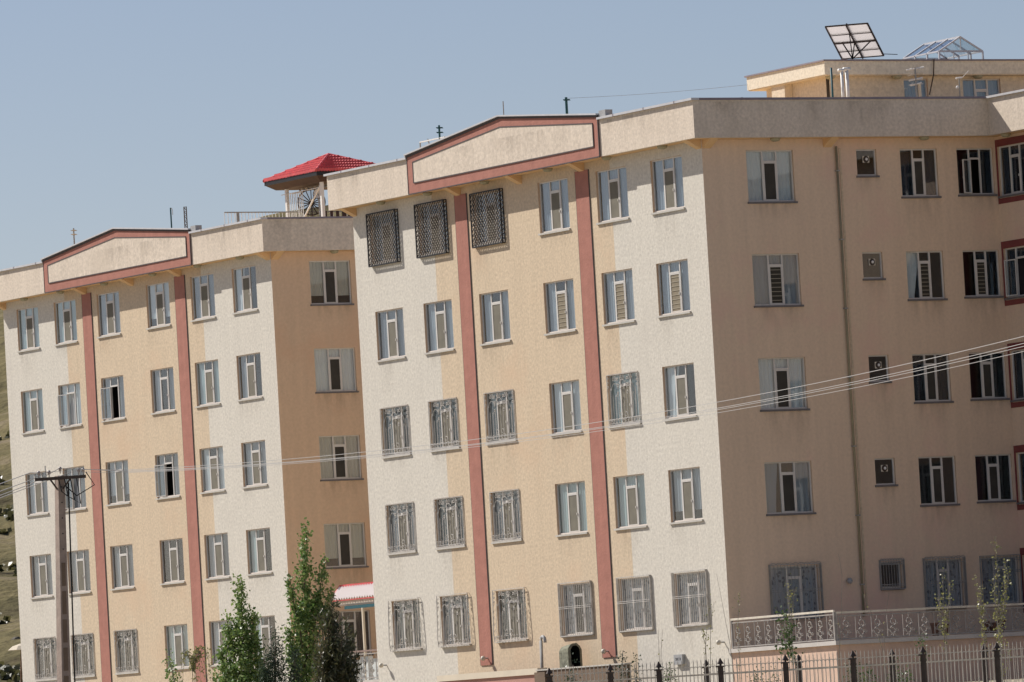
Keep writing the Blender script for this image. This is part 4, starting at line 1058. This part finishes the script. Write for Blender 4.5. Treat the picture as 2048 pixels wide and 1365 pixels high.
fp = [at(x, y, 172) for x, y in ((975, 1345), (1098, 1337), (1220, 1332), (1317, 1327), (1440, 1318), (1570, 1310), (1705, 1300), (1845, 1293), (1993, 1290), (2145, 1282))]
fence('near picket fence with pale pointed bars and dark capped posts', fp[1:], .68, -1.9, 0)
fp2 = [at(x, y, 184) for x, y in ((1412, 1320), (1597, 1308), (1783, 1299), (1968, 1292), (2150, 1282))]
fence('second sparser fence standing just behind the near picket fence', fp2, .80, -1.2, 0, True)

# ------------------------------------------------------------------ trees and plants
def leaf(b, c, s, rn, up=.0, thin=.4):
    a = Vector((rn.gauss(0, 1), rn.gauss(0, 1), rn.gauss(0, 1)+up)).normalized(); o = a.cross(Vector((rn.gauss(0, 1), rn.gauss(0, 1), rn.gauss(0, 1)))).normalized()
    b.face([c, c+a*s*.5+o*s*thin, c+a*s, c+a*s*.5-o*s*thin])
def tree(name, label, cat, D, zg, spires, leafm, barkm, lsize, dens, seed, group=None, trunk_r=.06, wid=1.0, up=.0, thin=.4):
    """spires: list of polylines in picture points [(px, py, half width px)], top first; all stand at distance D"""
    rn = random.Random(seed); sc_ = D/F_PX
    bx, by, _ = spires[0][-1]; P0 = at(bx, by, D); t = thing(name, label, cat, (P0.x, P0.y, zg), group=group)
    fol = MB(); tr_ = MB(); off = Vector((P0.x, P0.y, zg))
    for si, sp in enumerate(spires):
        dd = D + (0 if si == 0 else rn.uniform(-.5, .5))
        core = [at(x, y, dd)-off for x, y, _ in sp]; wr = [w_*sc_*wid for _, _, w_ in sp]
        path = core[:]
        if si == 0: path = path+[Vector((path[-1].x*.5, path[-1].y*.5, 0))]
        else: path = path+[Vector((0, 0, max(.3, path[-1].z*.6)))]
        tr_.tube([path[-1-i] for i in range(len(path))], trunk_r*(1 if si == 0 else .5), 7, r2=.006)
        for i in range(len(core)-1):
            a, c = core[i], core[i+1]; hgt = (c-a).length; n = int(.55*dens*hgt*(wr[i]+wr[i+1])/2/sc_)
            ncl = max(2, n//14)
            for _ in range(ncl):
                tt = rn.random(); w_ = wr[i]+(wr[i+1]-wr[i])*tt; p = a.lerp(c, tt)
                ang = rn.random()*2*math.pi; rr_ = w_*math.sqrt(rn.random())
                cc = p+Vector((math.cos(ang)*rr_, math.sin(ang)*rr_, rn.uniform(-.1, .1)))
                if rn.random() < .35: tr_.tube([p+Vector((0, 0, -.25)), cc], .008, 3, r2=.003, cap=False)
                cs = rn.uniform(.05, .11)
                for _k in range(14): leaf(fol, cc+Vector((rn.gauss(0, cs), rn.gauss(0, cs), rn.gauss(0, cs*1.4))), lsize*rn.uniform(.7, 1.3), rn, up, thin)
    link('foliage', fol.mesh('foliage', M[leafm]), t); link('trunk', tr_.mesh('trunk', M[barkm], True), t)
    return t
tree('poplar', 'young poplar with a narrow tip at the left, before the far block windows', 'tree', 226, 0, [
    [(480, 1160, 2), (484, 1195, 11), (483, 1240, 17), (480, 1290, 33), (482, 1330, 48), (485, 1400, 52)],
    [(452, 1233, 2), (458, 1262, 12), (465, 1300, 22)], [(507, 1230, 3), (505, 1262, 15), (500, 1300, 25)],
    [(442, 1300, 4), (448, 1340, 20), (455, 1400, 26)], [(520, 1290, 4), (520, 1330, 18), (518, 1400, 25)]], 'poplar', 'bark', .11, 60, 1, wid=.85)
tree('poplar', 'tallest poplar with three upright leaders against the shaded far wall', 'tree', 230, 0, [
    [(611, 1054, 2), (613, 1090, 10), (610, 1130, 15), (609, 1180, 17), (614, 1230, 30), (612, 1280, 38), (612, 1330, 40), (612, 1400, 42)],
    [(579, 1147, 2), (583, 1180, 9), (590, 1220, 15), (600, 1260, 20)], [(650, 1119, 2), (645, 1150, 10), (636, 1200, 14), (630, 1250, 20)],
    [(661, 1183, 2), (654, 1215, 12), (645, 1250, 16)], [(572, 1250, 3), (583, 1290, 14), (590, 1340, 16)], [(585, 1295, 4), (592, 1340, 14), (598, 1400, 18)]], 'poplar', 'bark', .11, 62, 2, wid=.75)
tree('poplar', 'poplar half hidden behind the left corner of the near block', 'tree', 270, 0, [
    [(742, 1085, 3), (741, 1130, 10), (739, 1180, 12), (738, 1240, 13), (738, 1290, 14), (738, 1330, 12)], [(727, 1137, 3), (728, 1160, 8), (735, 1180, 6)]], 'poplar', 'bark', .10, 70, 3, wid=.6)
tree('spruce_tree', 'small dark spruce between the two leafy poplars', 'tree', 222, 0, [
    [(551, 1258, 1), (552, 1285, 6), (550, 1310, 13), (550, 1335, 20), (550, 1400, 30)], [(590, 1308, 2), (588, 1335, 10), (588, 1400, 16)], [(528, 1315, 2), (530, 1340, 9), (532, 1400, 12)]], 'spruce', 'bark', .13, 95, 4, up=.6, thin=.13)
pn = [[(663, 1195, 1.5), (665, 1240, 4), (668, 1285, 9), (671, 1315, 24), (672, 1350, 38), (672, 1420, 46)]]
for x, y in ((643, 1243), (655, 1225), (684, 1262), (696, 1250), (705, 1282), (640, 1290), (634, 1320), (711, 1310), (650, 1300), (690, 1300)):
    pn.append([(x, y, 1), (x+(670-x)*.1, y+30, 3), (x+(670-x)*.25, y+70, 6)])
tree('pine_tree', 'dark brownish pine with upright candles in front of the far terrace', 'tree', 170, -1.9, pn, 'pineN', 'bark', .15, 110, 5, up=1.0, thin=.13)

def sapling(label, D, zg, stems, leafm, nl, seed, cat='sapling', lsize=.05, r=.012, name='sapling', barkm='stem'):
    rn = random.Random(seed); P0 = at(stems[0][-1][0], stems[0][-1][1], D); off = Vector((P0.x, P0.y, zg)); t = thing(name, label, cat, off)
    st = MB(); fo = MB()
    for s in stems:
        pts = [at(x, y, D)-off for x, y in s][::-1]; pts = [Vector((pts[0].x, pts[0].y, 0))]+pts if pts[0].z > .2 else pts
        st.tube(pts, r, 5, r2=.003)
        for k in range(nl):
            i = rn.randrange(len(pts)//3, len(pts)-1) if len(pts) > 3 else len(pts)-2
            c = pts[i].lerp(pts[i+1], rn.random())
            e = c+Vector((rn.gauss(0, .05), rn.gauss(0, .05), rn.uniform(0, .1))); st.tube([c, e], .003, 3, cap=False); leaf(fo, e, lsize*rn.uniform(.7, 1.3), rn)
    link('stem', st.mesh('stem', M[barkm]), t)
    if fo.f: link('foliage', fo.mesh('foliage', M[leafm]), t)
sapling('tall thin sapling with yellow green leaves in front of the near terrace, far right', 190, -.6, [
    [(1990, 1072), (1992, 1110), (1997, 1180), (1995, 1240), (2000, 1300), (2003, 1365)], [(2012, 1122), (2008, 1180), (2000, 1240), (1998, 1300)], [(1986, 1160), (1990, 1210), (1996, 1260)], [(2018, 1145), (2010, 1200), (2002, 1250)]], 'young', 75, 11, lsize=.065)
sapling('leafy sapling rising beside the far right sapling', 191, -.6, [[(1953, 1150), (1957, 1200), (1966, 1260), (1972, 1310), (1976, 1365)], [(1962, 1175), (1966, 1230), (1971, 1290)]], 'young', 70, 12, lsize=.065)
sapling('slim forked sapling before the right hand terrace window', 190, -.6, [[(1886, 1138), (1886, 1180), (1889, 1240), (1890, 1300), (1893, 1365)], [(1899, 1165), (1897, 1210), (1892, 1260)], [(1876, 1190), (1881, 1230), (1888, 1270)]], 'young', 60, 13, lsize=.06)
sapling('bare pale whip left of the downpipe', 190, -.6, [[(1677, 1108), (1684, 1150), (1683, 1220), (1679, 1300), (1678, 1365)]], 'young', 4, 14)
sapling('bare leaning whip crossing the base of the downpipe', 190, -.6, [[(1722, 1180), (1732, 1205), (1745, 1230), (1765, 1300), (1775, 1365)], [(1778, 1185), (1770, 1240), (1768, 1300), (1768, 1365)]], 'young', 4, 15)
sapling('bare twiggy sapling left of the corner, before the barred window', 190, -.6, [[(1420, 1190), (1415, 1240), (1411, 1290), (1408, 1365)], [(1428, 1205), (1421, 1250), (1421, 1365)], [(1403, 1262), (1411, 1290)]], 'young', 25, 16)
sapling('long bare stake leaning toward the building corner', 190, -.6, [[(1433, 1148), (1447, 1220), (1460, 1290), (1470, 1365)]], 'young', 0, 17)
sapling('pair of bare whips right of the right red stripe', 190, -.6, [[(1316, 1260), (1318, 1300), (1320, 1365)], [(1325, 1258), (1322, 1310), (1322, 1365)]], 'young', 2, 18)
sapling('thin leafy shoot in front of the barred terrace window', 190, -.6, [[(1575, 1150), (1578, 1200), (1580, 1240)], [(1588, 1175), (1586, 1210), (1582, 1245)], [(1478, 1190), (1476, 1240), (1480, 1365)]], 'young', 40, 19, lsize=.05)
tree('young_tree', 'thin young tree with green leaf clumps in front of the sunlit railing', 'tree', 188, -.6, [
    [(1566, 1232, 5), (1571, 1250, 7), (1576, 1275, 8), (1578, 1292, 14), (1582, 1306, 16), (1590, 1312, 6)]], 'shrubL', 'stem', .08, 55, 21, trunk_r=.02)
for i, (sp, lab) in enumerate([
    ([[(1246, 1300, 1), (1244, 1325, 6), (1243, 1365, 10)]], 'slim cypress just right of the niche behind the picket fence'),
    ([[(1272, 1322, 1), (1273, 1345, 6), (1273, 1380, 10)]], 'shorter cypress right of the slim cypress'),
    ([[(1146, 1330, 1), (1146, 1350, 6), (1146, 1380, 12)]], 'small conifer in front of the brown low wall'),
    ([[(1845, 1282, 5), (1845, 1296, 12), (1845, 1310, 10)]], 'round dark shrub on the terrace edge behind the fence'),
    ([[(1338, 1340, 3), (1340, 1355, 14), (1340, 1385, 16)]], 'pale green bush behind the fence below the meter box'),
    ([[(1512, 1345, 3), (1512, 1360, 14), (1512, 1385, 16)], [(1545, 1350, 3), (1545, 1380, 14)]], 'low bush at the foot of the sunlit terrace wall'),
    ([[(1706, 1335, 4), (1708, 1350, 16), (1710, 1385, 22)], [(1740, 1345, 3), (1740, 1380, 16)]], 'wide bush behind the middle fence posts'),
    ([[(1790, 1335, 3), (1790, 1352, 14), (1790, 1385, 18)], [(1815, 1340, 3), (1815, 1380, 14)]], 'dark bush behind the fence below the round shrub'),
    ([[(1998, 1255, 4), (1998, 1275, 12), (2002, 1320, 14), (2005, 1365, 16)]], 'bushy undergrowth round the stem of the far right sapling')]):
    tree('shrub' if 'cypress' not in lab and 'conifer' not in lab else 'small_cypress', lab, 'shrub' if 'cypress' not in lab else 'cypress', 189, -.6, sp, 'spruce' if i in (0, 1, 2) else 'shrubL' if i != 8 else 'young', 'stem', .06, 60 if i != 8 else 14, 30+i, trunk_r=.02)
sapling('small leafy sapling by the bottom left windows of the far block', 228, 0, [[(336, 1313), (342, 1335), (350, 1365), (352, 1400)]], 'shrubL', 0, 41, cat='sapling', r=.02)
tree('young_tree', 'small bright young tree under the far block windows', 'tree', 229, 0, [[(337, 1312, 3), (343, 1335, 7), (349, 1365, 9), (350, 1400, 9)]], 'poplar', 'stem', .09, 55, 42, trunk_r=.02)
def weep():
    rn = random.Random(9); stems = []
    for k in range(9):
        x0 = 385; dx = rn.uniform(-28, 40); y0 = rn.uniform(1296, 1330)
        stems.append([(x0+dx*1.25, 1400-rn.uniform(0, 50)), (x0+dx, y0+22), (x0+dx*.7, y0), (x0+dx*.3, y0+12), (x0, 1345), (x0+2, 1420)])
    return stems
sapling('weeping tree with thin drooping yellow branches at the bottom left', 205, -.1, weep(), 'young', 50, 44, cat='tree', lsize=.07, r=.012, name='weeping_tree')

# leaning parasol at the far left edge
p = at(42, 1290, 315)
t = thing('parasol', 'pale canvas parasol standing behind the left edge of the far block', 'parasol', (p.x, p.y, 0))
link('canopy', MB().lathe((0, 0, p.z), [(.62, -.22), (.4, -.05), (.05, .05)], 8).mesh('canopy', M['canvas']), t)
link('pole', MB().tube([(-.2, -.2, 0), (.02, 0, p.z)], .03, 6).mesh('ppole', M['rust']), t)

# ------------------------------------------------------------------ utility pole and power lines
pt = at(119, 952, 160); pb = at(128, 1365, 160)
axis = (pb-pt).normalized(); base = pt+axis*((pt.z+3.0)/(-axis.z))
t = thing('utility_pole', 'concrete utility pole with a steel crossarm at the left', 'utility pole', (base.x, base.y, base.z))
topv = pt-base; H = topv.length
def ring(tt, hw):
    c = topv*tt; return [c+Vector((sx*hw*1.0, sy*hw*.85, 0)) for sx, sy in ((-1, -1), (1, -1), (1, 1), (-1, 1))]
b = MB(); n = 16; r0, r1 = .165, .09
for i in range(n+1):
    tt = i/n; b.v += [tuple(v) for v in ring(tt, r0+(r1-r0)*tt)]
for i in range(n):
    for q in range(4):
        a = i*4+q; c = i*4+(q+1) % 4; b.f.append((a, c, c+4, a+4)); b.mi.append(0)
b.f += [(3, 2, 1, 0), (n*4, n*4+1, n*4+2, n*4+3)]; b.mi += [0, 0]
po = link('pole_shaft', b.mesh('shaft', M['concrete']), t)
b = MB()
for i in range(9):       # dark plates on the face, painted in for the shade inside its recesses
    tt = .77 - i*.0745; hw = r0+(r1-r0)*tt; c = topv*tt; c2 = topv*(tt-.061)
    b.v += [tuple(c+Vector((hw+.004, -hw*.5, 0))), tuple(c+Vector((hw+.004, hw*.4, 0))), tuple(c2+Vector((hw+.012, hw*.4, 0))), tuple(c2+Vector((hw+.012, -hw*.5, 0)))]
    k = len(b.v)-4; b.f.append((k, k+1, k+2, k+3)); b.mi.append(0)
link('recess_shade', b.mesh('shade_plate', M['dbrown']), t)
b = MB()
for i in range(5):
    tt = .97-i*.041; hw = r0+(r1-r0)*tt; c = topv*tt; b.lathe(c+Vector((hw+.0, 0, 0)), [(.016, 0), (.016, .006)], 8, 0, 'x')
link('bolt_hole', b.mesh('holes', M['rubber']), t)
al = at(70, 960, 159.8)-base; ar = at(172, 953, 159.8)-base
b = MB(); b.tube([al, ar], .05, 4); link('crossarm', b.mesh('crossarm', M['irond']), t)
b = MB(); mid = (al+ar)*.5; b.tube([mid+(ar-al)*.2+Vector((0, 0, -.02)), topv*.955], .02); b.tube([mid-(ar-al)*.2+Vector((0, 0, -.02)), topv*.955], .02)
link('crossarm_brace', b.mesh('cbrace', M['irond']), t)
ins = cached('ins', lambda: MB().lathe((0, 0, 0), [(.012, 0), (.012, .05), (.035, .06), (.03, .09), (.045, .10), (.03, .14), (.015, .15)], 10).mesh('insulator', M['porcelain'], True))
fr = [.08, .28, .5, .86, .95]
tips = []
for q in fr:
    p = al.lerp(ar, q)+Vector((0, 0, .04 if q != .5 else .1)); link('insulator', ins, t, p); tips.append(p+base+Vector((0, 0, .12)))
b = MB(); hh = topv*.99
for k in range(4):
    rn = random.Random(k); x1 = al.lerp(ar, .45+.12*k)
    b.tube([x1+Vector((0, 0, .02)), x1+Vector((.05, .05, -.3-.1*k)), hh+Vector((.15, .06, -.35))], .014, 5)
b.tube([ar+Vector((0, 0, .1)), ar+Vector((.1, .15, -.2)), al.lerp(ar, .8)+Vector((0, 0, -.42)), al.lerp(ar, .6)+Vector((0, 0, -.2))], .014, 5)
link('jumper_cable', b.mesh('jumper', M['rubber']), t)
hwp = .15; link('pole_cable', MB().tube([topv*.98+Vector((.12, .16, 0)), topv*.5+Vector((.17, .18, 0)), Vector((.22, .22, 0))], .018, 5).mesh('pcable', M['rubber']), t)
link('hook_bolt', MB().tube([topv*1.0+Vector((-.3, -.2, .0)), topv*1.0+Vector((-.3, -.2, .25))], .012).mesh('hook', M['irong']), t)
# four conductors to the right, four to the left
tr_ = [(2048, 673, 1400, 811), (2048, 687, 1400, 823), (2048, 693, 1400, 826), (2048, 703, 1400, 832)]
ins_r = [3, 2, 4, 1]
for i, (x1, y1, x2, y2) in enumerate(tr_):
    a = tips[ins_r[i]]; Lw = []
    # picture curve: quadratic through pole, mid point, right edge; distance shortens toward the next pole
    xs = 195; ys = 943+i*1.5
    N = 34
    for k in range(N+1):
        x = xs+(2260-xs)*k/N
        l0 = (x-x2)*(x-x1)/((xs-x2)*(xs-x1)); l1 = (x-xs)*(x-x1)/((x2-xs)*(x2-x1)); l2 = (x-xs)*(x-x2)/((x1-xs)*(x1-x2))
        Lw.append(at(x, ys*l0+y2*l1+y1*l2, 160-28*k/N))
    Lw[0] = a
    cable('power_line', ['top power line crossing the near block to the right', 'second power line from the top, right of the pole', 'third power line from the top, right of the pole', 'lowest power line crossing to the right edge'][i], Lw, .0075-.0005*i, M['wire'], 'power line', 'power lines strung right of the pole')
for i, (yl, k) in enumerate(((968, 0), (983, 1), (991, 2), (996, 3))):
    cable('power_line', ['uppermost power line running off the left edge', 'second power line running off the left edge', 'third power line running off the left edge', 'lowest power line running off the left edge'][i],
          [tips[k]]+[at(60-70*j, yl-22+(22/60)*70*j+.4*j, 160-3*j) for j in range(0, 5)], .010, M['wire'], 'power line', 'power lines strung left of the pole')
